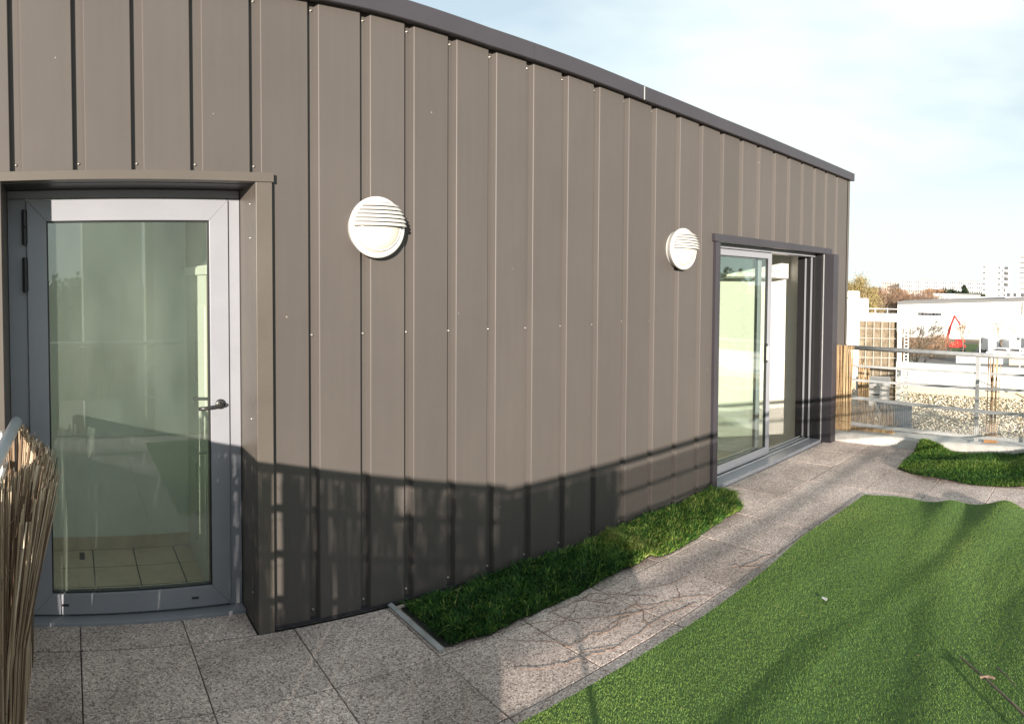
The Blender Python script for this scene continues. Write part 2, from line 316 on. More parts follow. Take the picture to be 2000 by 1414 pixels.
# ------------------------------------------------------------------ the clad building
bld = thing('building', (3.2, 6, 0), 'rooftop building clad in taupe metal trays with a dark sloping roof edge', 'building')
seams = [-.80, -.528, -.255, .026, .287, .554, .832, 1.118, 1.391, 1.638, 1.898, 2.160, 2.427, 2.699, 2.970, 3.249, 3.532, 3.807, 4.088, 4.374, 4.662, 4.942, 5.220, 5.492, 5.775, 6.047, 6.329, 6.605, 6.93]
TOPX = [-1, .6, 1.17, 1.43, 1.66, 2.14, 2.71, 3.43, 4.33, 5.73, 7.05]
TOPZ = [3.03, 3.005, 2.990, 2.983, 2.971, 2.940, 2.921, 2.892, 2.872, 2.864, 2.862]
def ztop(x): return float(np.interp(x, TOPX, TOPZ))
OPEN = [(-.375, .925, 2.155), (4.30, 6.40, 2.045)]
DEP, REC, FOLD = .028, .040, .012
for i in range(len(seams)-1):
    x0, x1 = seams[i], seams[i+1]
    pr = [(x0-.001, YW+DEP-.004), (x0, YW+DEP), (x0+REC, YW+DEP), (x0+REC+FOLD, YW+.003), (x0+REC+FOLD+.004, YW), (x1-.004, YW), (x1-.001, YW+.003), (x1-.001, YW+DEP-.002)]
    cuts = [c for a, b, _ in OPEN for c in (a, b) if x0 < c < x1]
    pts = list(pr)
    for c in cuts:
        for q_ in range(len(pts)-1):
            if pts[q_][0] < c < pts[q_+1][0]:
                t_ = (c-pts[q_][0])/(pts[q_+1][0]-pts[q_][0]); pts.insert(q_+1, (c, pts[q_][1]+t_*(pts[q_+1][1]-pts[q_][1]))); break
    mb = MB()
    for q_ in range(len(pts)-1):
        (xa, ya), (xb, yb) = pts[q_], pts[q_+1]; xm = (xa+xb)/2; zb = .012
        for a, b, zt in OPEN:
            if a < xm < b: zb = zt+.002
        mb.add([(xa, ya, zb), (xb, yb, zb), (xb, yb, ztop(xb)-.010), (xa, ya, ztop(xa)-.010)], [(0, 1, 2, 3)])
    o = mb.build('wall_panel', cladding, bld)
# screws
scr = MB(); scr.lathe([(.0001, .0065), (.0035, .006), (.0048, .004), (.005, 0), (.0078, 0), (.0078, -.0015)], (0, 0, 0), 10); s0 = scr.build('screw', steel, None, smooth=True); s0.parent = None
sc_n = 0
def screw(x, y, z, par=bld):
    global sc_n
    o = s0 if sc_n == 0 else s0.copy()
    if sc_n: S.collection.objects.link(o)
    sc_n += 1; o.location = (x, y, z); place(o, par)
for i, x in enumerate(seams[:-1]):
    if x < -.6: continue
    screw(x+.026, YW+DEP-.001, ztop(x)-.050)
    inop = [zt for a, b, zt in OPEN if a < x < b]
    if inop:
        screw(x+.024, YW+DEP-.001, inop[0]+.035)
    else:
        screw(x+.024, YW+DEP-.001, 1.39+random.uniform(-.008, .008)); screw(x+.024, YW+DEP-.001, .045)
# drip edge at the foot, and a few exposed repair screws at the far end
box('base_trim', fascia_m, bld, .93, YW-.004, -.002, 4.295, YW+.03, .012); box('base_trim', fascia_m, bld, 6.45, YW-.004, -.002, 6.95, YW+.03, .012)
for z_ in (1.80, 1.70, 1.58, 1.52, 1.42, 1.30): screw(6.56+random.uniform(-.02, .05), YW-.001, z_)
# fascia in three lengths, with cover strips
def fascia(x0, x1):
    xs = sorted({x0, x1}|{x for x in TOPX if x0 < x < x1}|set(np.linspace(x0, x1, 9))); mb = MB()
    yf, yb = YW-.045, YW+.30; n = len(xs)
    for j, x in enumerate(xs):
        zb = EYE+(ztop(x)-EYE)*.985; h = .098-.002*x
        mb.v += [(x, YW+.01, zb+.004), (x, yf+.006, zb), (x, yf, zb+.004), (x, yf, zb+h), (x, yf+.008, zb+h+.006), (x, yb, zb+h+.03)]
    for j in range(n-1):
        for q_ in range(5): mb.f.append((j*6+q_, j*6+6+q_, j*6+7+q_, j*6+q_+1))
    mb.f += [tuple(range(6)), tuple(range((n-1)*6, n*6))[::-1]]
    return mb.build('fascia', fascia_m, bld)
fascia(-1.0, 2.4485); fascia(2.4515, 3.398); fascia(3.4015, 7.02)
for xj in (2.45, 3.40):
    zb = EYE+(ztop(xj)-EYE)*.985; box('joint_cover', galv if xj > 3 else fascia_m, bld, xj-.004, YW-.048, zb+.001, xj+.004, YW-.0455, zb+.088)
gp_ = MB(); n_ = len(TOPX); gp_.add([(x, YW+.0295, 2.6) for x in TOPX[:-1]+[6.93]]+[(x, YW+.0295, ztop(x)+.04) for x in TOPX[:-1]+[6.93]], [(i, i+1, n_+i+1, n_+i) for i in range(n_-1)]); gp_.build('gap_shade_strip', blackp, bld)  # black strip painting the shade of the open gap under the fascia
# corner trim and the end wall
ct = MB(); ct.add([(6.93, YW-.006, -.1), (6.985, YW-.006, -.1), (6.985, YW+.30, -.1), (6.93, YW-.006, ztop(6.95)+.03), (6.985, YW-.006, ztop(6.95)+.03), (6.985, YW+.30, ztop(6.95)+.03)], [(0, 1, 4, 3), (1, 2, 5, 4)])
ct.build('corner_trim', trim, bld)
ew = MB(); ys = [3.27+.27*i for i in range(22)]
for a in ys:
    ew.add([(6.965, a, -.1), (6.965, a+.035, -.1), (6.985, a+.05, -.1), (6.985, a+.27, -.1), (6.965, a, 2.92), (6.965, a+.035, 2.92), (6.985, a+.05, 2.92), (6.985, a+.27, 2.92)],
           [(0, 1, 5, 4), (1, 2, 6, 5), (2, 3, 7, 6)])
ew.build('end_wall', cladding, bld)
box('roof', roof_grey, bld, -1, YW+.26, 2.78, -.2, 9.2, 2.90); box('roof', roof_grey, bld, .9, YW+.26, 2.78, 6.96, 9.2, 2.90); box('roof', roof_grey, bld, -.199, YW+.26, 2.78, .899, 3.75, 2.90); box('roof', roof_grey, bld, -.199, 4.75, 2.78, .899, 9.2, 2.90); box('added_rooflight_kerb', white_wall, bld, -.24, 3.70, 2.901, -.2, 4.8, 3.0); box('added_rooflight_kerb', white_wall, bld, .9, 3.70, 2.901, .94, 4.8, 3.0); box('rear_wall', cladding, bld, -1, 9.2, -.1, 6.98, 9.4, 2.95)  # roof left open for an unseen rooflight, added to brighten the hallway
# wall core between the panels and the rooms
YI = 3.27
for b in ((-1.0, YW+.03, -.1, -.34, YI, 2.77), (.90, YW+.03, -.1, 4.33, YI, 2.77), (-.34, YW+.03, 2.16, .90, YI, 2.77), (4.33, YW+.03, 2.05, 6.44, YI, 2.77), (6.44, YW+.03, -.1, 6.96, YI, 2.77)):
    box('wall_core', white_wall, bld, *b)

# door opening: casing, reveals
DT = 2.112
def quadbox(name, m, *b, **k_): return box(name, m, bld, *b, **k_)
quadbox('casing', trim, .849, YW-.03, .0, .927, YW+.045, DT-.001, bevel=.002)
quadbox('casing', trim, -.375, YW-.03, .0, -.298, YW+.045, DT-.001, bevel=.002)
quadbox('casing', trim, -.38, YW-.034, DT, .935, YW+.045, DT+.042, bevel=.002)
quadbox('reveal', trim, .849, YW+.046, .0, .8525, 3.30, DT-.002); quadbox('reveal', trim, -.301, YW+.046, .0, -.298, 3.30, DT-.002)
quadbox('reveal', dark_frame, -.297, YW+.046, DT-.003, .848, 3.30, DT)
for z_ in (.16, 1.0, 1.86, 2.02):
    o = s0.copy(); S.collection.objects.link(o); o.rotation_euler = (0, 0, -PI/2); o.location = (.8485, 3.04, z_); place(o, bld)
# entrance door
dr = thing('glazed_door', (.3, 3.25, 0), 'single glazed entrance door with grey aluminium frame at the left end of the facade', 'door')
YF = 3.235
quad = lambda n_, m_, *b, **kw: box(n_, m_, dr, *b, **kw)
quad('door_frame', frame_m, .787, YF, .018, .846, YF+.055, 2.068, bevel=.002); quad('door_frame', frame_m, -.296, YF, .018, -.207, YF+.055, 2.068, bevel=.002)
quad('door_frame', frame_m, -.296, YF+.001, 2.070, .846, YF+.055, 2.108, bevel=.002)
quad('threshold', frame_m, -.297, YF-.07, -.012, .847, YF+.06, .017, bevel=.002)
# leaf with mitred corners: stiles and rails
def miter(name, a):
    mb = MB(); (x0, z0, x1, z1), (X0, Z0, X1, Z1) = a
    return mb
lx0, lx1, lz0, lz1 = -.203, .784, .030, 2.060; gx0, gx1, gz0, gz1 = -.108, .690, .130, 1.958
def prism(name, m, pts, y0, y1, par, bevel=.0015):
    mb = MB(); n = len(pts); mb.add([(x, y0, z) for x, z in pts]+[(x, y1, z) for x, z in pts], [tuple(range(n)), tuple(range(n, 2*n))[::-1]]+[(i, n+i, n+(i+1) % n, (i+1) % n) for i in range(n)])
    return mb.build(name, m, par, bevel=bevel)
e_ = .0006
prism('leaf_rail', frame_m, [(lx0+e_, lz1), (lx1-e_, lz1), (gx1-e_, gz1), (gx0+e_, gz1)], YF-.012, YF+.05, dr)
prism('leaf_rail', frame_m, [(lx0+e_, lz0), (gx0+e_, gz0), (gx1-e_, gz0), (lx1-e_, lz0)], YF-.012, YF+.05, dr)
prism('leaf_stile', frame_m, [(lx0, lz0), (lx0, lz1), (gx0, gz1), (gx0, gz0)], YF-.012, YF+.05, dr)
prism('leaf_stile', frame_m, [(lx1, lz0), (gx1, gz0), (gx1, gz1), (lx1, lz1)], YF-.012, YF+.05, dr)
gk = MB(); t_ = .007
for b in ((gx0, gz0, gx1, gz0+t_), (gx0, gz1-t_, gx1, gz1), (gx0, gz0+t_, gx0+t_, gz1-t_), (gx1-t_, gz0+t_, gx1, gz1-t_)): gk.box(b[0], YF+.001, b[1], b[2], YF+.03, b[3])
gk.build('gasket', blackp, dr)
quad('pane', glass_door, gx0+t_, YF+.012, gz0+t_, gx1-t_, YF+.0135, gz1-t_)
for z_ in (1.93, 1.70):
    h_ = MB(); h_.tube([(-.213, YF-.02, z_-.085), (-.213, YF-.02, z_-.002)], .011, 12); h_.tube([(-.213, YF-.02, z_+.002), (-.213, YF-.02, z_+.085)], .011, 12); h_.box(-.228, YF-.012, z_-.08, -.198, YF-.001, z_+.08); h_.build('hinge', dark_frame, dr, bevel=.001)
for x_ in (-.045, .60): quad('drain_cap', dark_frame, x_-.018, YF-.018, .073, x_+.018, YF-.0125, .083, bevel=.002)
hd = MB(); hd.lathe([(.0001, .012), (.022, .011), (.025, .008), (.025, 0)], (.737, YF-.012, 1.045), 20)
hd.tube([(.737, YF-.02, 1.045), (.737, YF-.055, 1.045), (.725, YF-.064, 1.044), (.66, YF-.064, 1.036), (.618, YF-.062, 1.034)], .0095, 10); hd.build('handle', blackp, dr, smooth=True)
hi = MB(); hi.tube([(.70, YF+.05, 1.055), (.70, YF+.09, 1.055), (.62, YF+.092, 1.058)], .0085, 8); hi.build('inner_handle', blackp, dr, smooth=True)

# hallway behind the door
hall = thing('hallway', (.2, 3.7, 0), 'small pale green hallway seen through the glazed entrance door', 'hallway')
hb = lambda n_, m_, *b, **kw: box(n_, m_, hall, *b, **kw)
HZ, HY = -.32, 4.87
hb('hall_wall', hall_wall, -.52, HY+.012, -.6, 1.7, HY+.12, 2.35); hb('hall_wall', hall_wall, -.52, 3.302, -.6, -.40, HY+.010, 2.35)
hb('hall_wall', hall_wall, 1.6, 3.30, -.6, 1.7, HY+.010, 2.35); hb('hall_ceiling', white_wall, -.52, YI+.001, 2.352, 1.7, 3.75, 2.40); hb('hall_ceiling', white_wall, -.52, 4.75, 2.352, 1.7, HY+.12, 2.40); hb('hall_ceiling', white_wall, .9, 3.751, 2.352, 1.7, 4.749, 2.40); hb('hall_ceiling', white_wall, -.52, 3.751, 2.352, -.2, 4.749, 2.40)
for b in ((-.24, 3.71, -.201, 4.79), (.901, 3.71, .94, 4.79), (-.2, 3.71, .9, 3.749), (-.2, 4.751, .9, 4.79)): hb('added_light_shaft', white_wall, b[0], b[1], 2.401, b[2], b[3], 2.775)  # lining of the added rooflight, there to bring sky light into the hallway
hb('hall_wall', hall_wall, -.40, 3.302, -.6, .86, 3.32, -.02)
hf = hb('hall_floor', grout, -.42, 3.302, HZ-.2, 1.6, HY+.010, HZ-.004)
t0 = None
for i in range(-2, 4):
    for j in range(5):
        x_, y_ = .29+.30*i, HY-.15-.30*j
        if t0 is None: t0 = MB().box(x_-.145, y_-.145, HZ-.0035, x_+.145, y_+.145, HZ).build('floor_tile', int_floor, hall); cx0, cy0 = x_, y_
        else:
            o = t0.copy(); S.collection.objects.link(o); o.location = Vector((x_-cx0, y_-cy0, 0)); place(o, hall)
for i in range(-2, 3): MB().box(.14+.30*i+.002, HY-.001, HZ+.002, .44+.30*i-.002, HY+.010, HZ+.095).build('skirting_tile', int_floor, hall)
ds = MB(); ds.tube([(.06, 4.72, HZ), (.06, 4.72, HZ+.04)], .020, 12); tag(ds.build('door_stop', blackp), 'small round door stop on the hallway tiles behind the glazed door', 'door stop')
XD = .862
hc = 0
idr = thing('interior_door', (XD, 4.4, HZ), 'white panelled interior door standing open inside the hallway', 'interior door')
ib = lambda n_, m_, *b, **kw: box(n_, m_, idr, *b, **kw)
ib('door_leaf', int_door, XD, 4.075, HZ+.01, XD+.04, 4.85, 1.70); ib('leaf_edge', wood_edge, XD-.012, 4.040, HZ+.01, XD+.042, 4.074, 1.70)
for (y0, y1) in ((4.17, 4.40), (4.52, 4.75)):
    ib('moulding', int_door, XD-.008, y0, .85, XD-.0005, y1, 1.50, bevel=.006); ib('moulding', int_door, XD-.008, y0, -.15, XD-.0005, y1, .40, bevel=.006)
ib('latch_plate', galv, XD+.008, 4.0385, .40, XD+.022, 4.0398, .62)
lv = MB(); lv.tube([(XD, 4.15, .56), (XD-.05, 4.15, .56), (XD-.055, 4.17, .557), (XD-.055, 4.29, .552)], .009, 8); lv.build('lever', galv, idr, smooth=True)
ib('lintel', int_door, XD-.02, 4.05, 1.702, XD+.06, HY+.008, 1.76); ib('transom_glass', win_dark, XD, 4.06, 1.761, XD+.03, HY+.008, 2.34)

# sliding door
sl = thing('sliding_door', (5.3, 3.15, 0), 'aluminium sliding glass door standing half open at the right end of the facade', 'sliding door')
sb = lambda n_, m_, *b, **kw: box(n_, m_, sl, *b, **kw)
quadbox('casing', fascia_m, 4.30, YW-.03, .0, 4.362, YW+.045, 1.982, bevel=.002)
quadbox('casing', fascia_m, 4.28, YW-.035, 1.985, 6.47, YW+.045, 2.045, bevel=.002)
quadbox('casing', fascia_m, 6.335, YW-.12, .0, 6.452, YW+.025, 1.984, bevel=.002)
quadbox('casing_strip', galv, 6.329, YW-.010, .012, 6.334, YW+.0, 1.98)
quadbox('reveal', dark_frame, 4.33, YW+.046, .0, 4.345, 3.27, 2.0); quadbox('reveal', dark_frame, 6.335, YW+.026, .0, 6.36, 3.268, 2.0); quadbox('reveal', dark_frame, 4.346, YW+.046, 1.99, 6.334, 3.268, 2.03)
Y1, Y2 = 3.105, 3.175
sb('track', frame_m, 4.35, YW-.01, -.01, 6.33, 3.26, .028, bevel=.002)
for y_ in (3.09, 3.15, 3.205): sb('track_rail', galv, 4.35, y_-.003, .029, 6.33, y_+.003, .042)
sb('head_track', frame_m, 4.35, 3.07, 1.952, 6.33, 3.25, 1.985)
sb('side_frame', frame_m, 4.347, 3.07, .030, 4.402, 3.25, 1.95, bevel=.002)
sb('side_frame', dark_frame, 6.312, 3.07, .030, 6.334, 3.265, 1.95)
for y_ in (3.10, 3.17): sb('guide_strip', frame_m, 6.303, y_-.008, .043, 6.3115, y_+.008, 1.95)
def sleaf(x0, x1, y, name='sliding_leaf'):
    z0, z1, wd = .045, 1.95, .062
    lf = sb('stile', frame_m, x0, y, z0, x0+wd, y+.038, z1, bevel=.002); sb('stile', frame_m, x1-wd, y, z0, x1, y+.038, z1, bevel=.002)
    sb('rail', frame_m, x0+wd, y+.001, z0, x1-wd, y+.037, z0+.075, bevel=.002); sb('rail', frame_m, x0+wd, y+.001, z1-.055, x1-wd, y+.037, z1, bevel=.002)
    sb('pane', glass_slide, x0+wd, y+.017, z0+.075, x1-wd, y+.0185, z1-.055)
    g2 = MB()
    for b in ((x0+wd, z0+.075, x1-wd, z0+.082), (x0+wd, z1-.062, x1-wd, z1-.055), (x0+wd, z0+.082, x0+wd+.007, z1-.062), (x1-wd-.007, z0+.082, x1-wd, z1-.062)): g2.box(b[0], y+.006, b[1], b[2], y+.030, b[3])
    g2.build('gasket', blackp, sl)
sleaf(4.405, 5.47, Y1); sleaf(4.44, 5.40, Y2)
sb('pull_handle', blackp, 5.375, Y1-.008, .92, 5.405, Y1, 1.10, bevel=.002); sb('pull_handle', white_plastic, 5.380, Y1-.03, .945, 5.392, Y1-.008, 1.075, bevel=.003)

# living room behind the sliding door
room = thing('living_room', (5, 6, 0), 'bright white room with sunlit wall behind the half open sliding door', 'room')
rb = lambda n_, m_, *b, **kw: box(n_, m_, room, *b, **kw)
rb('room_wall', inner_wall, 6.50, YI+.002, -.5, 6.93, 9.1, 2.6); rb('room_wall', inner_wall, 2.9, 8.6, -.5, 6.498, 8.75, 2.6); rb('room_wall', inner_wall, 2.8, YI+.002, -.5, 2.898, 8.75, 2.6)
rb('room_ceiling', white_wall, 2.8, YI+.002, 2.602, 6.93, 9.1, 2.70); rb('room_floor', int_floor, 2.9, YI+.002, -.5, 6.498, 8.58, -.32); rb('sill_wall', inner_wall, 4.33, YI-.04, -.5, 6.44, YI+.001, -.012); rb('skirting', inner_wall, 6.485, YI+.01, -.318, 6.499, 8.58, -.24)
acu = thing('wall_air_conditioner', (6.5, 3.85, 1.85), 'white wall mounted air conditioner indoors above the open sliding door gap', 'air conditioner')
ab = MB(); ab.add([(6.495, 3.46, 1.72), (6.32, 3.46, 1.72), (6.29, 3.46, 1.80), (6.29, 3.46, 1.98), (6.32, 3.46, 2.0), (6.495, 3.46, 2.0)]+[(6.495, 4.26, 1.72), (6.32, 4.26, 1.72), (6.29, 4.26, 1.80), (6.29, 4.26, 1.98), (6.32, 4.26, 2.0), (6.495, 4.26, 2.0)],
           [(0, 1, 2, 3, 4, 5), (11, 10, 9, 8, 7, 6)]+[(i, 6+i, 7+i, i+1) for i in range(5)]+[(5, 11, 6, 0)]); ab.build('housing', white_plastic, acu, bevel=.006)
box('air_flap', white_wall, acu, 6.285, 3.50, 1.735, 6.31, 4.22, 1.775)

# ------------------------------------------------------------------ bulkhead lamps
def lamp(x, z, label):
    y = YW-.020; L = thing('bulkhead_lamp', (x, y, z), label, 'wall lamp', 'round white bulkhead lamps on the facade')
    R_ = .150; c = (x, y, z)
    MB().lathe([(R_-.020, -.020), (R_-.018, .0), (R_-.008, .012), (R_-.002, .030)], c, 56).build('back_plate', white_plastic, L, smooth=True)
    MB().lathe([(R_-.004, .028), (R_, .032), (R_, .044), (R_-.006, .052), (R_-.020, .055), (R_-.026, .050), (R_-.028, .045)], c, 64).build('rim', white_plastic, L, smooth=True)
    Rd, hd_ = R_-.028, .052
    prof = [(Rd*math.cos(t*PI/2/10), .046+hd_*math.sin(t*PI/2/10)) for t in range(11)]
    prof[-1] = (.0005, .046+hd_); MB().lathe(prof, c, 56).build('diffuser', diffuser, L, smooth=True)
    MB().lathe([(Rd-.012, .049+.018), (Rd-.010, .052+.019), (Rd-.006, .050+.015)], c, 56).build('bead', white_plastic, L, smooth=True)
    # louvred eyelid over the upper half: six overlapping blades
    for i in range(6):
        zb = .004+i*.0192; zt = zb+.0155; mb = MB(); hw = math.sqrt(max(0, (R_-.010)**2-zb**2))*(.985); n = 22; rows = []
        for q_ in range(n+1):
            u = -1+2*q_/n; xx = hw*u
            def dome(zz): return .044+(hd_+.012)*math.sqrt(max(0, 1-(xx*xx+zz*zz)/((R_+.001)**2)))
            xt = xx*min(1, math.sqrt(max(1e-6, (R_-.010)**2-zt**2))/max(hw, 1e-6)) if i < 6 else xx
            dt = .044+(hd_+.012)*math.sqrt(max(0, 1-(xt*xt+zt*zt)/((R_+.001)**2)))
            rows.append([(x+xt, y-dt+.002, z+zt), (x+xx, y-dome(zb)-.018, z+zb), (x+xx, y-dome(zb)+.004, z+zb+.001), (x+xt, y-dt+.006, z+zt-.003)])
        for r_ in rows: mb.v += r_
        for q_ in range(n):
            for e in range(4): a_, b_ = q_*4+e, q_*4+(e+1) % 4; mb.f.append((a_, b_, b_+4, a_+4))
        mb.f += [(0, 3, 2, 1), (n*4, n*4+1, n*4+2, n*4+3)]
        mb.build('louvre', white_plastic, L, smooth=False)
    gm = MB(); rings = [(R_-.016)*math.cos(t*PI/2/8) for t in range(9)]; dps = [.043+(hd_+.004)*math.sin(t*PI/2/8) for t in range(9)]; nn_ = 24
    for r_, d_ in zip(rings, dps): gm.v += [(x+max(r_, .0004)*math.cos(PI*q_/nn_), y-d_, z+max(r_, .0004)*math.sin(PI*q_/nn_)+.003) for q_ in range(nn_+1)]
    for a_ in range(8):
        for q_ in range(nn_): gm.f.append((a_*(nn_+1)+q_, a_*(nn_+1)+q_+1, (a_+1)*(nn_+1)+q_+1, (a_+1)*(nn_+1)+q_))
    gm.build('louvre_gap_shade', mat('louvre_gap_shade', (.12, .12, .115), .8), L, smooth=True)  # dark half dome painting the shade in the slits between the louvres
    # cap above the louvres
    mb = MB(); zc = .002+6*.0192; hw = math.sqrt((R_-.010)**2-zc**2); V = [(x, y-.060, z+R_-.010)]; n = 14
    for q_ in range(n+1):
        xx = hw*(-1+2*q_/n); V.append((x+xx, y-.044-.064*math.sqrt(max(0, 1-(xx*xx+zc*zc)/R_**2)), z+zc))
    mb.add(V, [(0, i+1, i+2) for i in range(n)]); arc = [(x+(R_-.010)*math.sin(a), y-.050, z+(R_-.010)*math.cos(a)) for a in np.linspace(-math.asin(hw/(R_-.010)), math.asin(hw/(R_-.010)), n+1)]
    mb.add([(x, y-.062, z+R_-.014)]+arc, [(0, i+2, i+1) for i in range(n)]); mb.build('eyelid_cap', white_plastic, L)
    MB().lathe([(.0001, .058), (.004, .057), (.005, .053)], (x-.002, y, z-R_+.013), 10).build('rim_screw', galv, L)
lamp(1.452, 1.916, 'round white bulkhead lamp nearer the glazed door, casting a dark crescent shadow')
lamp(3.838, 1.900, 'round white bulkhead lamp close to the sliding glass door')

# ------------------------------------------------------------------ reed screens
def reeds(mb, p0, p1, n, z0, z1, r=.0032, jit=.012, lean=None, ragged=.035, gap=None):
    p0, p1 = Vector(p0), Vector(p1)
    nrm = (p1-p0).normalized().cross(Vector((0, 0, 1)))
    for i in range(n):
        t = (i+random.uniform(-.4, .4))/n
        p = p0.lerp(p1, t)+nrm*random.uniform(-jit, jit); zt = z1-abs(random.gauss(0, ragged))
        if gap and gap(t, i): zt = z0+(z1-z0)*random.uniform(.22, .38) if .4 < t < .6 else z1*random.uniform(.7, .9)
        rr = r*random.uniform(.6, 1.3)
        L_ = lean(t) if lean else Vector((0, 0, 0)); d = (p1-p0).normalized()*random.gauss(0, .018)+nrm*random.gauss(0, .010)
        q = [p+Vector((0, 0, z0)), p+Vector((0, 0, z0+(zt-z0)*.5))+L_*.25+d*.4, p+Vector((0, 0, zt))+L_+d]
        k0 = len(mb.v); mb.tube(q, rr, 5, rr*random.uniform(.6, .95)); tn = min(1, max(0, random.gauss(.45, .27))); mb.t += [min(1, max(0, tn+random.gauss(0, .05))) for _ in range(len(mb.v)-k0)]
def gapf(thin):
    cl = [(random.random(), random.uniform(.003, .012)) for _ in range(thin)]
    return lambda t, i: any(abs(t-c) < w_ for c, w_ in cl)
reed_m = blade_mat('reed', [(.06, .04, .03), (.22, .15, .10), (.46, .36, .25), (.64, .53, .39), (.78, .69, .56)], .25)
# side railing (towards the facade, on the left) with its reed screen
def post(par, x, y, z0, z1, m=galv):
    box('post', m, par, x-.02, y-.006, z0, x+.02, y+.006, z1, bevel=.001); box('post_foot', m, par, x-.05, y-.05, z0-.008 if z0 > 0 else z0, x+.05, y+.05, z0+.008)
paint_blue = mat('handrail_paint', (.46, .52, .58), .35, 0, .5, var=(8, .9, 1.08))
XS = -.285
sr = thing('side_railing', (XS, 1.3, 0), 'pale blue grey steel railing running to the facade left of the glazed door', 'railing')
MB().tube([(XS-.005, -.32, 1.05), (XS+.005, 1.5, 1.05), (XS+.042, 2.90, 1.05)], .025, 16).build('handrail', paint_blue, sr, smooth=True)
for z_ in (.86, .64, .42, .14): box('rail_bar', galv, sr, XS-.006, -.30, z_-.019, XS+.006, 2.90, z_+.019)
for y_ in (-.2, 1.3, 2.80): box('post', white_plastic if y_ > 2 else galv, sr, XS-.03, y_-.02, 0, XS-.008, y_+.02, 1.03, bevel=.002)
rs = thing('reed_screen', (XS+.04, 1.3, 0), 'weathered brown reed screen tied to the side railing in the lower left corner', 'reed screen', )
mb = MB()
def lean1(t):
    y_ = -.25+t*3.1; return Vector((.135*math.exp(-((y_-2.36)/.26)**2)+.02*max(0, y_-1.6), 0, 0))
g1 = gapf(4)
reeds(mb, (XS+.020, -.30, 0), (XS+.035, 2.95, 0), 900, .01, 1.04, .0027, .010, lean1, .012, lambda t, i: g1(t, i) or .512 < t < .538)
reeds(mb, (XS+.035, -.25, 0), (XS+.055, 2.95, 0), 760, .01, 1.03, .0024, .020, lean1, .045, lambda t, i: g1(t, i) or .512 < t < .538)
reeds(mb, (XS+.065, 2.0, 0), (XS+.080, 2.85, 0), 170, .01, .99, .0027, .022, lambda t: lean1((2.1+t*.75+.25)/3.1), .04)
reeds(mb, (XS+.05, 2.90, 0), (XS-.015, 2.945, 0), 22, .01, 1.0, .0034, .006, None, .01)
tag(mb.build('reed', reed_m, rs), kind='stuff')
mb = MB()
for z_ in (.12, .34, .56, .78, .93):
    q = []
    for j in range(63):
        y_ = -.25+j*.05; t = (y_+.25)/3.1; q.append((XS+.066+.006*math.sin(j*2.1)+lean1(t).x*(z_/1.03)**2.2, y_, z_+.012*math.sin(j*.4)+random.uniform(-.003, .003)))
    mb.tube(q, .0013, 4)
mb.build('tie_wire', wire_m, rs)

# ---- railings with bars and expanded mesh
def mesh_panel(p0, p1, z0, z1, name, par, m=galv, s=.019, r=.0016):
    p0, p1 = Vector(p0), Vector(p1); L_ = (p1-p0).length; d = (p1-p0)/L_; mb = MB(); h = z1-z0; nrm = d.cross(Vector((0, 0, 1)))
    n = int(L_/s)
    for i in range(n+1): 
        c = p0+d*(i*s)+Vector((0, 0, (z0+z1)/2)); mb.obox(c, d, nrm, (0, 0, 1), r, r*.6, h/2)
    for j in range(int(h/(s*.62))+1):
        c = (p0+p1)/2+Vector((0, 0, z0+j*s*.62))+nrm*.0014; mb.obox(c, d, nrm, (0, 0, 1), L_/2, r*.6, r)
    tag(mb.build(name, m, par), kind='stuff')
fr_ = thing('far_railing', (XR, 1.2, .1), 'galvanised steel railing with mesh lower panel at the far edge of the terrace', 'railing')
MB().tube([(XR, -.30, .975), (XR, 1.3, .985), (XR, 2.86, .995)], .024, 16).build('handrail', galv, fr_, smooth=True)
for z_ in (.800, .645): box('rail_bar', galv, fr_, XR-.006, -.30, z_-.012, XR+.006, 2.74, z_+.012)
for y_ in (1.36, -.12): box('post', galv, fr_, XR-.02, y_-.021, .10, XR-.0065, y_+.021, .965, bevel=.002); box('post_foot', galv, fr_, XR-.06, y_-.05, .10, XR+.05, y_+.05, .108)
def tilt_frame(par, y0, y1, za0, zb0, za1, zb1, x):   # flat bars above and below the mesh, hanging a little askew
    for (u0, u1) in ((za0, za1), (zb0, zb1)):
        mb = MB(); hh = .017
        mb.add([(x-.004, y0, u0-hh), (x+.004, y0, u0-hh), (x+.004, y1, u1-hh), (x-.004, y1, u1-hh), (x-.004, y0, u0+hh), (x+.004, y0, u0+hh), (x+.004, y1, u1+hh), (x-.004, y1, u1+hh)],
               [(0, 3, 2, 1), (4, 5, 6, 7), (0, 1, 5, 4), (1, 2, 6, 5), (2, 3, 7, 6), (3, 0, 4, 7)]); mb.build('mesh_frame', galv, par)
tilt_frame(fr_, 2.77, -.28, .462, .182, .372, .128, XR-.03)
mesh_panel((XR-.032, 2.77, 0), (XR-.032, -.28, 0), .15, .43, 'wire_mesh', fr_, galv, .020, .0011)
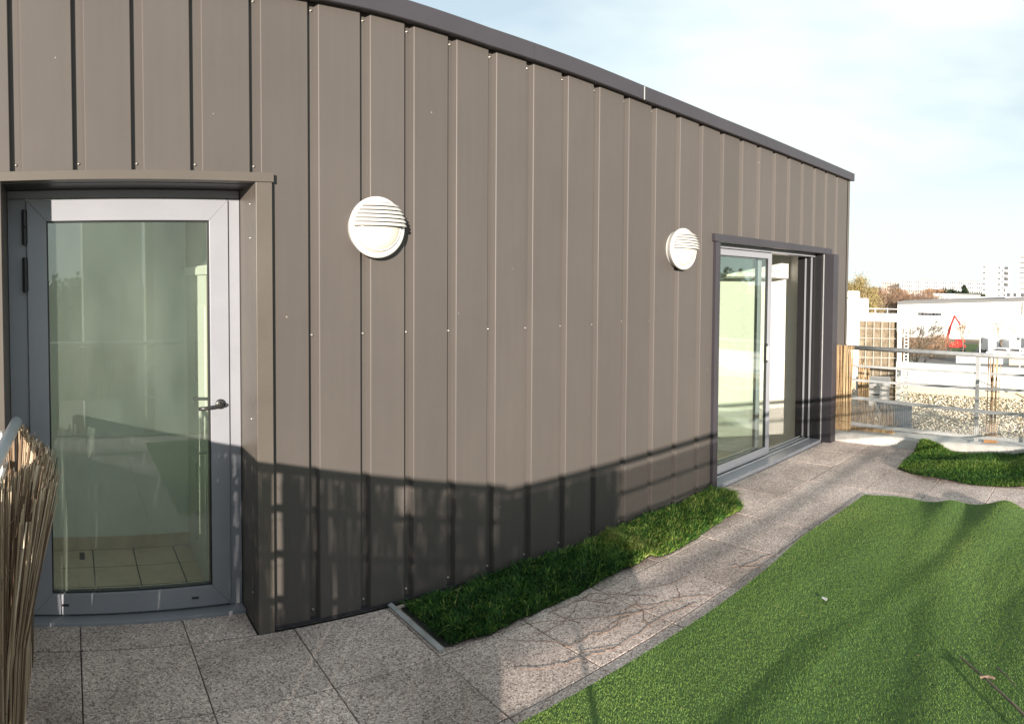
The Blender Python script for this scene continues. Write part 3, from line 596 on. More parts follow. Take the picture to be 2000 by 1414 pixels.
# front railing behind the photographer (its shadow falls on the terrace and the facade)
YS = -.34
frn = thing('front_railing', (3, YS, 0), 'steel railing along the front edge of the terrace behind the viewer', 'railing')
MB().tube([(XS, YS, 1.03), (3, YS, 1.03), (XR, YS, 1.0)], .024, 12).build('handrail', galv, frn, smooth=True)
for z_ in (.82, .645, .46, .08): box('rail_bar', galv, frn, XS, YS-.006, z_-.010, XR, YS+.006, z_+.010)
for x_ in (.15, 5.6): box('post', galv, frn, x_-.010, YS-.010, 0, x_+.010, YS+.010, 1.01)
mesh_panel((.62, YS+.02, 0), (XR, YS+.02, 0), .13, .44, 'wire_mesh', frn, galv, .026, .0009)
mesh_panel((.68, YS+.03, 0), (XR-.1, YS+.03, 0), .56, .97, 'windbreak_net', frn, galv, .015, .0018)
rs2 = thing('reed_screen', (.1, YS+.04, 0), 'reed screen on the front railing behind the viewer, seen by its shadow', 'reed screen')
mb = MB(); g2 = gapf(4); reeds(mb, (XS, YS+.03, 0), (.66, YS+.03, 0), 640, .47, 1.0, .0042, .016, None, .012); tag(mb.build('reed', reed_m, rs2), kind='stuff')

# reed screen at the wall end of the far railing
pale_reed = blade_mat('pale_reed', [(.22, .14, .08), (.42, .29, .16), (.52, .38, .22), (.60, .47, .30)], .15)
rs3 = thing('reed_screen', (XR, 2.8, .1), 'pale honey reed screen standing in the corner between facade and far railing', 'reed screen')
mb = MB(); reeds(mb, (XR-.055, 2.90, 0), (XR-.055, 2.72, 0), 90, .10, 1.02, .0042, .010, None, .008); reeds(mb, (XR+.035, 2.74, 0), (XR+.035, 2.25, 0), 170, .10, .42, .0036, .008, None, .16)
tag(mb.build('reed', pale_reed, rs3), kind='stuff')
mb = MB()
for z_ in (.2, .36, .52, .68, .84): MB().tube([(XR-.07, 2.90, z_), (XR-.071, 2.81, z_+.006), (XR-.07, 2.73, z_)], .0016, 4).build('tie_wire', wire_m, rs3)
rb3 = thing('reed_bundle', (XR+.05, 1.21, .1), 'upright bundle of split reeds tied behind the far railing next to its post', 'reed bundle')
mb = MB(); reeds(mb, (XR+.045, 1.275, 0), (XR+.045, 1.150, 0), 15, .03, .97, .0055, .006, None, .01); mb.build('reed', pale_reed, rb3)
box('bundle_foot', wood_edge, rb3, XR-.006, 1.15, .102, XR+.03, 1.28, .18)
mb = MB()
for z_ in (.35, .62, .80): MB().tube([(XR+.03, 1.29, z_), (XR+.03, 1.14, z_)], .003, 5).build('tie_wire', wire_m, rb3)
# moss at the foot of the corner
# ------------------------------------------------------------------ artificial turf
def blades(name, pts, nrm_h, n_len, width, m, parent, lean=.5, tone=None, seg=1, droop=None):
    n = len(pts); a = rng.uniform(0, 2*PI, n); L_ = n_len*rng.uniform(.55, 1.2, n); w_ = width*rng.uniform(.7, 1.3, n)
    if seg == 2: L_ = n_len*rng.uniform(.3, 1.35, n)**1.1
    dx, dy = np.cos(a), np.sin(a); la = lean*rng.uniform(.2, 1.2, n); la_dir = rng.uniform(0, 2*PI, n)
    lx, ly = np.cos(la_dir)*la*L_, np.sin(la_dir)*la*L_
    if droop is not None:
        if callable(droop): ddx, ddy = droop(pts); lx = lx+ddx*L_; ly = ly+ddy*L_
        else: lx = lx+droop[0]*L_; ly = ly+droop[1]*L_
    b0 = pts+np.stack([-dx*w_, -dy*w_, np.zeros(n)], 1); b1 = pts+np.stack([dx*w_, dy*w_, np.zeros(n)], 1)
    tn = np.repeat(rng.random(n) if tone is None else tone, 3 if seg == 1 else 5)
    if seg == 1:
        tip = pts+np.stack([lx, ly, L_*np.sqrt(np.clip(1-la**2*.7, .15, 1))], 1)
        V = np.stack([b0, b1, tip], 1).reshape(-1, 3); F = np.arange(3*n).reshape(-1, 3)
        return np_mesh(name, V, F, m, tn, parent)
    mid = pts+np.stack([lx*.35, ly*.35, L_*.62], 1); m0 = mid-np.stack([dx*w_, dy*w_, 0*w_], 1)*.85; m1 = mid+np.stack([dx*w_, dy*w_, 0*w_], 1)*.85
    tip = pts+np.stack([lx, ly, L_*.9*np.sqrt(np.clip(1-la**2*.75, .12, 1))], 1)
    V = np.stack([b0, b1, m1, m0, tip], 1).reshape(-1, 3); b = 5*np.arange(n)[:, None]
    F = np.concatenate([b+np.array([[0, 1, 2]]), b+np.array([[0, 2, 3]]), b+np.array([[3, 2, 4]])])
    return np_mesh(name, V, F, m, tn, parent)
def seg_dist(x, y, pl):
    best = np.full(x.shape, 9.); side = np.zeros(x.shape)
    for (ax, ay), (bx_, by_) in zip(pl[:-1], pl[1:]):
        vx, vy = bx_-ax, by_-ay; L2 = vx*vx+vy*vy; t = np.clip(((x-ax)*vx+(y-ay)*vy)/L2, 0, 1); px, py = ax+t*vx-x, ay+t*vy-y; d = np.hypot(px, py)
        u = d < best; best = np.where(u, d, best); side = np.where(u, np.sign((x-ax)*vy-(y-ay)*vx), side)
    return best*side
RA = [(5.0, .72), (4.77, .766), (4.139, .858), (3.648, .90), (3.18, .805), (2.73, .70), (2.2, .60), (1.0, .35)]
RB = [(3.75, .93), (3.62, .983), (3.326, 1.069), (3.06, 1.141), (2.626, 1.216), (2.184, 1.222), (1.6, 1.18), (1.0, 1.15)]
RC = [(5.0, 1.18), (4.864, 1.174), (4.456, 1.172), (4.074, 1.14), (3.7, 1.12)]
def hgt(x, y):
    a = seg_dist(x, y, RA); b = seg_dist(x, y, RB); c = seg_dist(x, y, RC)
    s = lambda d, w1, w2: np.where(d < 0, np.exp(-(d/w1)**2), np.exp(-(d/w2)**2))
    edge = np.clip((1.90-y)/.35, 0, 1)
    z = .022*s(a, .18, .13)+.014*s(b, .10, .15)*np.clip((3.9-x)/.6, 0, 1)+.014*s(c, .10, .10)*np.clip((x-3.5)/.6, 0, 1)
    z = z+.015*np.clip((x-2.2)/1.2, 0, 1)*np.exp(-((y-.35-.05*np.sin(x*2))/.13)**2)
    z = z+.007*np.sin(x*2.3+y*3.1+.6)*edge+.005*np.sin(x*5.1-y*4.3)*edge+.004*np.sin(y*9+x*1.7)*edge
    z = z*(1+1.3*np.clip((x-4.35)/.4, 0, 1))
    return np.maximum(z, 0)+.010
def right_edge(y): return 4.88+.035*np.sin(y*9.0)+np.where(y > 1.25, (y-1.25)*.03, 0)-np.where(y < .85, (.85-y)*.35, 0)
def top_edge(x): return 1.885+.012*np.sin(x*1.9)+.03*np.exp(-((x-3.9)/.35)**2)-.012*np.exp(-((x-2.9)/.5)**2)
tf = thing('artificial_turf', (3, .9, .01), 'large rumpled sheet of short pile artificial turf lying across the slabs', 'artificial turf')
nx, ny = 170, 90; U = np.linspace(0, 1, nx); Vv = np.linspace(0, 1, ny); uu, vv = np.meshgrid(U, Vv, indexing='ij')
yy = -.25+vv*(1.88+.25); xx = .75+uu*(right_edge(yy)-.75); yy = -.25+vv*(top_edge(xx)+.25); zz = hgt(xx, yy)
G = np.stack([xx, yy, zz], -1).reshape(-1, 3); idx = np.arange(nx*ny).reshape(nx, ny)
F = np.stack([idx[:-1, :-1], idx[1:, :-1], idx[1:, 1:], idx[:-1, 1:]], -1).reshape(-1, 4)
np_mesh('backing', G, F, backing, None, tf, True)
n = 560000; u = rng.random(n); v = rng.random(n)
# more blades where they stand nearer
y_ = -.25+v*2.13; x_ = .75+(right_edge(y_)-.75)*np.where(rng.random(n) < .5, u, u**1.5); y_ = -.25+v*(top_edge(x_)+.25)
tone = np.clip(rng.normal(.42, .12, n)+.10*np.sin(x_*3.1+y_*2)*np.sin(y_*5.2-x_)+.10*np.sin(x_*1.3-y_*2.6+1)*np.sin(x_*.9+y_*1.9)+.10*np.clip(1-np.abs(seg_dist(x_, y_, RA)-.04)/.09, 0, 1)+.2*(rng.random(n) < .03), 0, 1)  # sunlit crest put into the tone: blades paler along the main ridge
tag(blades('pile', np.stack([x_, y_, hgt(x_, y_)-.002], 1), None, .0105, .0013, turf_m, tf, .9, tone), kind='stuff')

# shaggy strip along the facade
sp = thing('grass_strip', (2.8, 2.7, 0), 'shaggy dark artificial grass strip laid along the foot of the facade', 'artificial grass')
def strip_bounds(x):
    lo = np.interp(x, [1.56, 1.80, 2.2, 2.67, 3.08, 3.5, 4.07, 4.25], [2.50, 2.44, 2.49, 2.52, 2.46, 2.50, 2.52, 2.72])
    lo = lo+.004*np.sin(x*23)+.004*np.sin(x*41+1)+.006*np.sin(x*7)
    hi = np.interp(x, [1.56, 3.0, 4.0, 4.27], [2.90, 2.93, 2.94, 2.93]); return lo, hi
def strip_h(x, y):
    return .012+.030*np.exp(-((x-3.02-.20*(y-2.7))/.045)**2)+.010*np.sin(x*6)*np.sin(y*7)+.02*np.clip((x-4.0)/.25, 0, 1)
n = 42000; x_ = rng.uniform(1.60, 4.26, n); lo, hi = strip_bounds(x_); y_ = lo+(hi-lo)*rng.random(n)
nearfold = np.exp(-((x_-3.02-.20*(y_-2.7))/.10)**2)
cl_ = .16*np.sin(x_*17+3*np.sin(y_*13))*np.sin(y_*21+2*np.sin(x_*11))
tone = np.clip(rng.normal(.30, .17, n)+cl_+.28*nearfold+.30*np.clip((x_-2.5)/.7, 0, 1)+.45*(rng.random(n) < .07), 0, 1)  # sunlight put into the tone: blades lighter towards the far end
z_ = strip_h(x_, y_)
b_ = MB(); xs = np.linspace(1.575, 4.262, 60)
for i, x in enumerate(xs):
    lo, hi = strip_bounds(x); 
    for t in np.linspace(0, 1, 8): yv = lo+(hi-lo)*t; b_.v.append((x, yv, float(strip_h(x, yv))-.004))
for i in range(59):
    for j in range(7): b_.f.append((i*8+j, i*8+8+j, i*8+9+j, i*8+j+1))
b_.build('backing', rubber, sp)
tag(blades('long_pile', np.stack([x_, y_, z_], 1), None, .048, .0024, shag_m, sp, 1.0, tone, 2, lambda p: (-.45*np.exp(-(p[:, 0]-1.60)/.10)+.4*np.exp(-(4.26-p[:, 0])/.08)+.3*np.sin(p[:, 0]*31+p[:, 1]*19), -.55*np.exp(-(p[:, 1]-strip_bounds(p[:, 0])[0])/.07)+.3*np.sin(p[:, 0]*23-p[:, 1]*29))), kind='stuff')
es = MB(); es.add([(1.530, 2.955, .004), (1.552, 2.955, .004), (1.560, 2.47, .004), (1.536, 2.47, .004), (1.530, 2.955, .012), (1.552, 2.955, .018), (1.560, 2.47, .018), (1.536, 2.47, .012)],
                  [(4, 5, 6, 7), (0, 1, 5, 4), (1, 2, 6, 5), (2, 3, 7, 6), (3, 0, 4, 7)]); tag(es.build('edging_strip', galv), 'flat grey metal edging strip at the near end of the grass strip', 'edging strip')

# crumpled offcut near the far railing
oc = thing('grass_offcut', (5.95, 1.3, 0), 'crumpled shaggy grass offcut with a turned up corner beside the far kerb', 'artificial grass')
def oc_lo(y): return np.interp(y, [-.3, .35, .7, 1.12, 1.58, 1.88], [5.62, 5.52, 5.47, 5.44, 5.50, 5.70])
def oc_hi(y): return np.interp(y, [-.3, .7, 1.2, 1.6, 1.9], [6.45, 6.44, 6.42, 6.40, 6.46])
def oc_h(x, y):
    return .015+.10*np.exp(-((x-6.34)/.13)**2-((y-1.80)/.20)**2)+.028*np.exp(-((x-5.95-.1*np.sin(y*3))/.14)**2)+.08*np.exp(-((y-.72)/.13)**2)*np.clip((x-5.6)/.5, 0, 1)+.015*np.sin(y*7+x*3)
n = 62000; y_ = rng.uniform(-.25, 1.88, n); x_ = oc_lo(y_)+(oc_hi(y_)-oc_lo(y_))*rng.random(n); z_ = np.maximum(oc_h(x_, y_), .01)
tone = np.clip(rng.normal(.55, .17, n)+.12*np.sin(x_*9+y_*4), 0, 1)
b_ = MB(); ysv = np.linspace(-.25, 1.90, 50)
for y in ysv:
    for t in np.linspace(0, 1, 20): xv = oc_lo(y)+(oc_hi(y)-oc_lo(y))*t; b_.v.append((xv, y, max(float(oc_h(xv, y)), .01)-.004))
for i in range(49):
    for j in range(19): b_.f.append((i*20+j, i*20+j+1, i*20+21+j, i*20+20+j))
b_.build('backing', rubber, oc)
tag(blades('long_pile', np.stack([x_, y_, z_], 1), None, .036, .0024, shag_m, oc, 1.0, tone, 2, lambda p: (-.25-.5*np.exp(-(p[:, 0]-oc_lo(p[:, 1]))/.08), .3*np.sin(p[:, 0]*19+p[:, 1]*13))), kind='stuff')

# debris
def curve_line(mb, pts, r, n=5):
    P_ = [Vector(p) for p in pts]; out = []
    for i in range(len(P_)-1):
        for k_ in range(4):
            t = k_/4; q = P_[i].lerp(P_[i+1], t)+Vector((random.gauss(0, .006), random.gauss(0, .006), 0)); out.append(q)
    out.append(P_[-1]); mb.tube(out, r, n, r*.5)
mb = MB(); 
for _ in range(18):
    x0, y0 = random.uniform(2.0, 3.3), random.uniform(1.97, 2.45); a = random.choice([.3, 1.9, 2.6, -.5])+random.gauss(0, .35); L_ = random.uniform(.2, .75); p = [(x0, y0, .003)]
    for s_ in range(4):
        a += random.gauss(0, .28); x0 += math.cos(a)*L_/4; y0 += math.sin(a)*L_/4; y0 = min(max(y0, 1.94), 2.45); p.append((x0, y0, .003))
    curve_line(mb, p, .0018)
tag(mb.build('dry_roots', root_m), 'thin tangled brown roots dried onto the slabs between strip and turf', 'dry roots', kind='stuff')
sc_ = MB(); zz_ = float(hgt(np.array([3.12]), np.array([1.42]))[0])+.012
sc_.add([(3.10, 1.40, zz_), (3.125, 1.405, zz_+.004), (3.135, 1.44, zz_+.001), (3.108, 1.432, zz_+.006)], [(0, 1, 2, 3)]); tag(sc_.build('paper_scrap', white_plastic), 'tiny white scrap lying in the middle of the artificial turf', 'scrap')
cr_ = MB()
for _ in range(60):
    x0, y0 = random.uniform(1.6, 4.7), random.uniform(.1, 1.8); z0 = float(hgt(np.array([x0]), np.array([y0]))[0])+.010; a0 = random.uniform(0, 3); l0 = random.uniform(.004, .011)
    cr_.tube([(x0, y0, z0), (x0+math.cos(a0)*l0, y0+math.sin(a0)*l0, z0+.002)], .0012, 4)
tag(cr_.build('leaf_crumbs', pale_reed), 'small pale straw crumbs scattered over the artificial turf', 'debris', kind='stuff')
tw = MB(); z1_ = float(hgt(np.array([2.8]), np.array([.618]))[0])+.02
tw.tube([(2.82, .63, z1_-.004), (2.66, .487, .058), (2.50, .343, .066), (2.30, .16, .055)], .0042, 7, .0055)
tag(tw.build('stick', twig_m), 'long straight grey stick lying on the turf in the lower right corner', 'stick')
tw = MB(); tw.tube([(2.655, .505, .060), (2.665, .475, .062), (2.66, .445, .060)], .0055, 6); tag(tw.build('bark_chip', root_m), 'short brown bark chip across the grey stick on the turf', 'twig')
tw = MB(); tw.tube([(2.75, .45, .052), (2.69, .40, .060), (2.63, .355, .060)], .0038, 6, .002); tag(tw.build('twig', twig_m), 'thin brown twig lying right of the grey stick on the turf', 'twig')

# ------------------------------------------------------------------ beyond the railing: roof edge, screen, boxes
pw = thing('parapet_wall', (10.3, 3, 0), 'long low white parapet wall behind the gravel roof', 'parapet wall')
box('wall_face', white_wall, pw, 10.20, -8, -.3, 10.42, 14, .385); box('coping', white_wall, pw, 10.17, -8, .386, 10.46, 14, .42, bevel=.004)
box('flashing', galv, pw, 10.185, -8, .075, 10.199, 14, .125); box('footing', mat('bitumen_cream', (.55, .50, .38), .9), pw, 10.12, -8, -.05, 10.198, 14, .06)
MBt = MB(); x0, y0, _ = P(80.3, 10.08)
MBt.tube([(9.9, 1.75, .30), (10.05, 1.5, .12), (10.1, 1.3, -.01)], .008, 6); tag(MBt.build('cable', mat('cable_tan', (.4, .32, .22), .7)), 'thin tan cable sagging over the white parapet onto gravel', 'cable')
# mesh screen: a framed heather panel under white welded wire
A = Vector(P(67.95, 9.35)); B_ = Vector(P(71.35, 9.35)); d = (B_-A).normalized(); nb = Vector((d.y, -d.x, 0)); 
if nb.dot(A) > 0: nb = -nb                       # towards the viewer
ms = thing('mesh_screen', ((A+B_)/2), 'tall heather filled screen behind white welded wire grid beyond the railing', 'screen')
Lm = (B_-A).length; mid = (A+B_)/2; Z = Vector((0, 0, 1)); zt_, zb_ = 1.20, -.03
def ob(name, m, c, a, b, c2, par=ms): return MB().obox(c, d, nb, Z, a, b, c2).build(name, m, par)
ob('backing_panel', heather, mid+Z*((zt_+zb_)/2-.01)-nb*.06, Lm/2-.01, .03, (zt_-zb_)/2-.03)
ob('top_rail', whitewire, mid+Z*(zt_), Lm/2+.03, .05, .022); ob('side_post', whitewire, A+Z*((zt_+zb_)/2-.013), .018, .05, (zt_-zb_)/2-.015)
ob('side_post', whitewire, B_+d*.03+Z*((zt_+zb_)/2-.013), .03, .045, (zt_-zb_)/2-.015)
mb = MB()
for i in range(1, 5): mb.obox(A+d*(Lm*i/5)+Z*((zt_+zb_)/2), d, nb, Z, .0020, .0020, (zt_-zb_)/2-.03)
for j in range(1, 9): mb.obox(mid+Z*(zb_+(zt_-zb_)*j/9)+nb*.005, d, nb, Z, Lm/2, .0020, .0020)
mb.build('wire_grid', whitewire, ms)
mb = MB(); C_ = B_+d*.10
for k_ in (.0, .055): mb.obox(C_+d*k_-nb*.02+Z*((zt_+zb_)/2), d, nb, Z, .006, .006, (zt_-zb_)/2)
for j in range(26): mb.obox(C_+d*.027-nb*.02+Z*(zb_+(zt_-zb_)*(j+.5)/26), d, nb, Z, .024, .005, .0055)
mb.obox(C_+d*.027-nb*.02+Z*zt_, d, nb, Z, .05, .03, .022); mb.build('side_lattice', whitewire, ms)
# chimneys
def polar_box(name, m, az0, az1, r, z0, z1, depth, par=None, bevel=0):
    a, b = Vector(P(az0, r)), Vector(P(az1, r)); dd = (b-a).normalized(); nn = Vector((dd.y, -dd.x, 0)); nn = nn if nn.dot(a) > 0 else -nn
    return MB().obox((a+b)/2+nn*depth/2+Vector((0, 0, (z0+z1)/2)), dd, nn, (0, 0, 1), (b-a).length/2, depth/2, (z1-z0)/2).build(name, m, par, bevel=bevel)
chm = thing('chimney', P(67.4, 13), 'stepped white rendered chimney stack beside the building corner', 'chimney')
polar_box('shaft', white_wall, 66.0, 68.1, 12.5, -.3, 1.04, .6, chm); polar_box('cap', white_wall, 66.0, 68.8, 12.4, 1.045, 1.42, .8, chm, .02); polar_box('pot', white_wall, 66.3, 68.0, 12.5, 1.43, 1.56, .4, chm, .03)
# service cabinet, leaning sheet, reed roll
cb = thing('service_cabinet', P(69.8, 8.6), 'small white service cabinet on the gravel in front of the mesh screen', 'cabinet')
polar_box('body', white_plastic, 68.95, 70.75, 8.55, -.02, .37, .32, cb, .008); polar_box('lid', white_plastic, 68.85, 70.85, 8.50, .375, .45, .42, cb, .01)
polar_box('handle_slot', blackp, 69.2, 69.9, 8.54, .255, .27, .008, cb); polar_box('red_dot', red_paint, 69.4, 69.6, 8.54, .05, .09, .008, cb)
sh = thing('metal_sheet', P(71.2, 7.35), 'blue grey metal sheet leaning behind the mesh of the far railing', 'metal sheet')
a, b = Vector(P(69.6, 7.25)), Vector(P(72.75, 7.1)); mb = MB(); mb.add([a+Z*.40, b+Z*.40, b-nb*.02+Z*.05, a+d*.15+Z*.06, a-nb*.012+Z*.40, b-nb*.012+Z*.40, b-nb*.032+Z*.05, a+d*.15-nb*.012+Z*.06], [(0, 3, 2, 1), (4, 5, 6, 7), (0, 1, 5, 4), (1, 2, 6, 5), (2, 3, 7, 6), (3, 0, 4, 7)]); mb.build('sheet', sheet_metal, sh)
mb = MB(); mb.obox((a+b)/2+Z*.40, (b-a).normalized(), nb, Z, (b-a).length/2, .012, .012); mb.build('folded_edge', sheet_metal, sh)
rr = thing('reed_roll', P(68.7, 8.3), 'loose tan reed offcuts standing behind the railing bars near the corner', 'reed bundle')
mb = MB(); c0, c1 = P(68.0, 8.1), P(69.0, 8.1); reeds(mb, (c0[0], c0[1], 0), (c1[0], c1[1], 0), 26, -.04, .78, .006, .02, None, .12); mb.build('reed', pale_reed, rr)

# lower building mass carrying the terrace and gravel roof
box('lower_building', white_wall, None, -1, -.5, GZ, 10.40, 9.3, -.36); tag(bpy.data.objects['lower_building'], 'white lower storeys carrying the terrace and the gravel roof', 'building')
nr = thing('roof_guardrail', P(70, 22), 'thin pale guardrail on a neighbouring low roof behind the mesh screen', 'guardrail')
polar_box('roof_edge', white_wall, 67.6, 71.6, 22, .2, .66, 3, nr)
for z_ in (.75, .92): polar_box('bar', whitewire, 68.2, 71.4, 22, z_-.012, z_+.012, .03, nr)
for a_ in (68.3, 69.35, 70.4, 71.35): polar_box('upright', whitewire, a_, a_+.07, 22.03, .62, .95, .03, nr)

# ------------------------------------------------------------------ bare trees and thicket
def bare_tree(name, az, r, h, spread, m, label, depth=5, seedv=0, trunk=.12, group=None, zb=GZ, droop=0, fine=.012, cr_m=None):
    R0 = random.Random(seedv); t = thing(name, P(az, r, zb), label, 'tree', group); tb = MB(); cb_ = MB(); x, y, _ = P(az, r)
    def grow(p, dr_, L_, rad, k_):
        q = p+dr_*L_; mid_ = p.lerp(q, .5)+Vector([R0.gauss(0, L_*.04) for _ in range(3)])
        (tb if k_ <= 1 else cb_).tube([p, mid_, q], rad, 5 if k_ < 3 else 3, rad*.62, cap=False)
        if k_ >= depth: return
        for _ in range(R0.choice([2, 3, 3]) if k_ else 4):
            d2 = (dr_+Vector((R0.gauss(0, spread), R0.gauss(0, spread), R0.gauss(.12-droop, spread*.6)))).normalized()
            grow(p.lerp(q, R0.uniform(.55, 1)), d2, L_*R0.uniform(.6, .82), max(rad*.55, fine), k_+1)
    grow(Vector((x, y, zb)), Vector((R0.gauss(0, .05), R0.gauss(0, .05), 1)).normalized(), h*.33, trunk, 0)
    tb.build('trunk', bark, t); cb_.build('crown', cr_m or m, t); return t
def leafy_tree(name, az, r, zc, rx, rz, m, label, n=5000, leaf=.10, group=None, seedv=1, cat='tree'):
    g_ = np.random.default_rng(seedv); t = thing(name, P(az, r, GZ), label, cat, group); x, y, _ = P(az, r)
    MB().tube([(x, y, GZ), (x+.1, y, (GZ+zc)/2), (x, y, zc)], .22, 7, .09).build('trunk', bark, t)
    cl = g_.normal(0, 1, (26, 3)); cl /= np.linalg.norm(cl, axis=1)[:, None]; cl *= g_.uniform(.35, .95, (26, 1)); k_ = g_.integers(0, 26, n)
    p = cl[k_]+g_.normal(0, .17, (n, 3)); p = p*np.array([rx, rx, rz])+np.array([x, y, zc])
    a = g_.normal(0, 1, (n, 3)); a /= np.linalg.norm(a, axis=1)[:, None]; b = np.cross(a, g_.normal(0, 1, (n, 3))); b /= np.linalg.norm(b, axis=1)[:, None]
    V = np.stack([p-a*leaf, p+b*leaf*.6, p+a*leaf, p-b*leaf*.6], 1).reshape(-1, 3); F = np.arange(4*n).reshape(-1, 4)
    tone = np.repeat(np.clip(g_.normal(.5, .22, n), 0, 1), 4); np_mesh('crown', V, F, m, tone, t); return t
olive = blade_mat('olive_leaves', [(.16, .13, .05), (.30, .24, .10), (.42, .33, .16), (.52, .42, .22)])
dkgreen = blade_mat('evergreen_leaves', [(.02, .035, .02), (.04, .06, .035), (.07, .08, .05)])
brown_l = blade_mat('brown_twigs', [(.20, .12, .08), (.32, .20, .13), (.44, .29, .19), (.52, .38, .24)])
leafy_tree('olive_tree', 67.9, 55, .9, 1.9, 1.7, olive, 'rounded olive tan tree just right of the building corner', 9000, .07, seedv=3)
leafy_tree('olive_tree', 69.2, 52, -.9, 1.1, 1.6, olive, 'smaller olive shrub with drooping sprays behind the white chimney', 4500, .06, seedv=4)
bare_tree('bare_tree', 69.1, 48, 12.6, .30, branch_tan, 'bare tree with two long upright twigs above the olive crown', 5, 5, .14, fine=.012)
tl = [(70.4, 158, 11.6), (71.4, 162, 11.2), (72.5, 160, 11.4), (73.5, 165, 11.3), (74.5, 168, 11.0)]
lab = ['first bare russet tree from the left in the thicket', 'second bare russet tree of the thicket behind the mesh screen', 'middle bare russet tree of the distant thicket', 'fourth bare russet tree, before the long apartment block', 'rightmost bare russet tree of the thicket, beside the low houses']
for i, (az, r, h) in enumerate(tl):
    bare_tree('russet_tree', az, r, h, .42, branch_brown, lab[i], 6, 20+i, .2, 'bare russet trees in the thicket', fine=.026)
leafy_tree('thicket', 71.0, 170, -1.9, 6.5, 3.2, brown_l, 'mass of russet winter brush rising behind the left end of the warehouse', 14000, .15, seedv=8, cat='thicket')
leafy_tree('thicket', 73.6, 172, -2.3, 7.0, 3.0, brown_l, 'russet winter brush between the warehouse roof and the apartment block', 14000, .15, seedv=10, cat='thicket')
leafy_tree('thicket', 74.3, 101, -7.0, 4.4, 1.7, brown_l, 'low russet brush beside the red boom lift', 9000, .07, seedv=9, cat='thicket')
leafy_tree('thicket', 71.8, 80, -5.5, 2.6, 2.2, brown_l, 'ochre brush under the leaning pale tree', 5000, .06, seedv=11, cat='thicket')
bare_tree('pale_bare_tree', 72.4, 62, 9.2, .46, branch_tan, 'pale tan bare tree leaning right in front of the warehouse', 6, 31, .13, fine=.014)
bare_tree('pale_bare_tree', 73.6, 66, 7.6, .48, branch_tan, 'pale tan bare tree with spreading twigs left of the red boom lift', 6, 36, .11, fine=.014)
bare_tree('pale_bare_tree', 77.0, 108, 6.5, .35, branch_tan, 'slim pale bare tree behind the red boom lift', 5, 33, .10, fine=.018)
bare_tree('pale_bare_tree', 80.3, 108, 7.0, .35, branch_tan, 'pale bare tree before the warehouse near the parked vans', 5, 34, .10, fine=.018)
leafy_tree('conifer', 77.05, 235, .9, 1.5, 2.0, dkgreen, 'small dark pointed conifer in front of the long apartment block', 900, .35, seedv=12)
for i, (az, r, rx) in enumerate(((75.3, 230, 5), (74.3, 225, 4))):
    leafy_tree('dark_bush', az, r, .1, rx, 1.4, dkgreen if i == 0 else brown_l, ['wide dark bush on the skyline left of the conifer', 'brown bush at the left end of the far low houses'][i], 2200, .3, seedv=14+i, cat='bush')
hedge = leafy_tree('hedge', 76.8, 240, -.6, 9, .9, dkgreen, 'long dark hedge at the foot of the apartment block', 5000, .3, seedv=17, cat='hedge')

# ------------------------------------------------------------------ far buildings
def block(name, az0, az1, r, ztop_, depth, m, label, cat='building', zb=GZ, rows=0, cols=0, ww=.5, wh=.5, roof=None, wm=win_dark, skip=0, z0w=None):
    t = thing(name, P((az0+az1)/2, r, zb), label, cat)
    a, b = Vector(P(az0, r)), Vector(P(az1, r)); dd = (b-a).normalized(); nn = Vector((dd.y, -dd.x, 0)); nn = nn if nn.dot(a) > 0 else -nn; Lb = (b-a).length
    polar_box('wall', m, az0, az1, r, zb, ztop_, depth, t)
    if roof: polar_box('roof', roof, az0-.03, az1+.03, r-.3, ztop_+.01, ztop_+.5, depth+.6, t)
    z0w = zb if z0w is None else z0w; fh = (ztop_-z0w)/max(rows, 1); w0 = None
    for i in range(rows):
        for j in range(cols):
            if skip and random.random() < skip: continue
            c = a+dd*(Lb*(j+.5)/cols)-nn*.04+Vector((0, 0, z0w+fh*(i+.5)))
            if w0 is None:
                w0 = MB().obox((0, 0, 0), dd, nn, (0, 0, 1), Lb/cols*ww/2, .05, fh*wh/2).build('window', wm, t); w0.matrix_parent_inverse = Matrix(); o = w0
            else: o = w0.copy(); S.collection.objects.link(o); o.parent = t
            o.matrix_parent_inverse = Matrix(); o.location = c-t.location
    return t
pale = mat('far_render', (.68, .66, .66), .9, var=(.05, .96, 1.03)); tanm = mat('far_tan', (.60, .46, .38), .9); soft_win = mat('far_window', (.12, .12, .13), .5)
block('apartment_block', 71.6, 78.6, 510, 7.2, 14, pale, 'long pale apartment block with rows of small windows on the horizon', rows=5, cols=36, ww=.5, wh=.5, roof=roof_grey)
block('tan_house', 69.9, 71.4, 430, 5.6, 12, tanm, 'small tan and white housing block at the left of the skyline', rows=4, cols=7, ww=.5, wh=.4, wm=soft_win)
tw_ = block('tower_block', 78.55, 80.3, 290, 12.6, 14, white_wall, 'white apartment tower with blank wall and a column of small windows')
a, b = Vector(P(78.55, 290)), Vector(P(80.3, 290)); dd = (b-a).normalized(); nn = Vector((dd.y, -dd.x, 0)); nn = nn if nn.dot(a) > 0 else -nn
for i in range(8):
    z_ = 11.2-2.45*i
    for (off, wd) in ((.75, .55), (7.25, .5)):
        c = a+dd*off+Vector((0, 0, z_)); MB().obox(c-nn*.06, dd, nn, Z, wd, .08, .40).build('window', soft_win if off < 2 else win_dark, tw_)
polar_box('side_wing', mat('wing_grey', (.52, .52, .54), .9), 80.31, 81.0, 291, GZ, 11.6, 12, tw_)
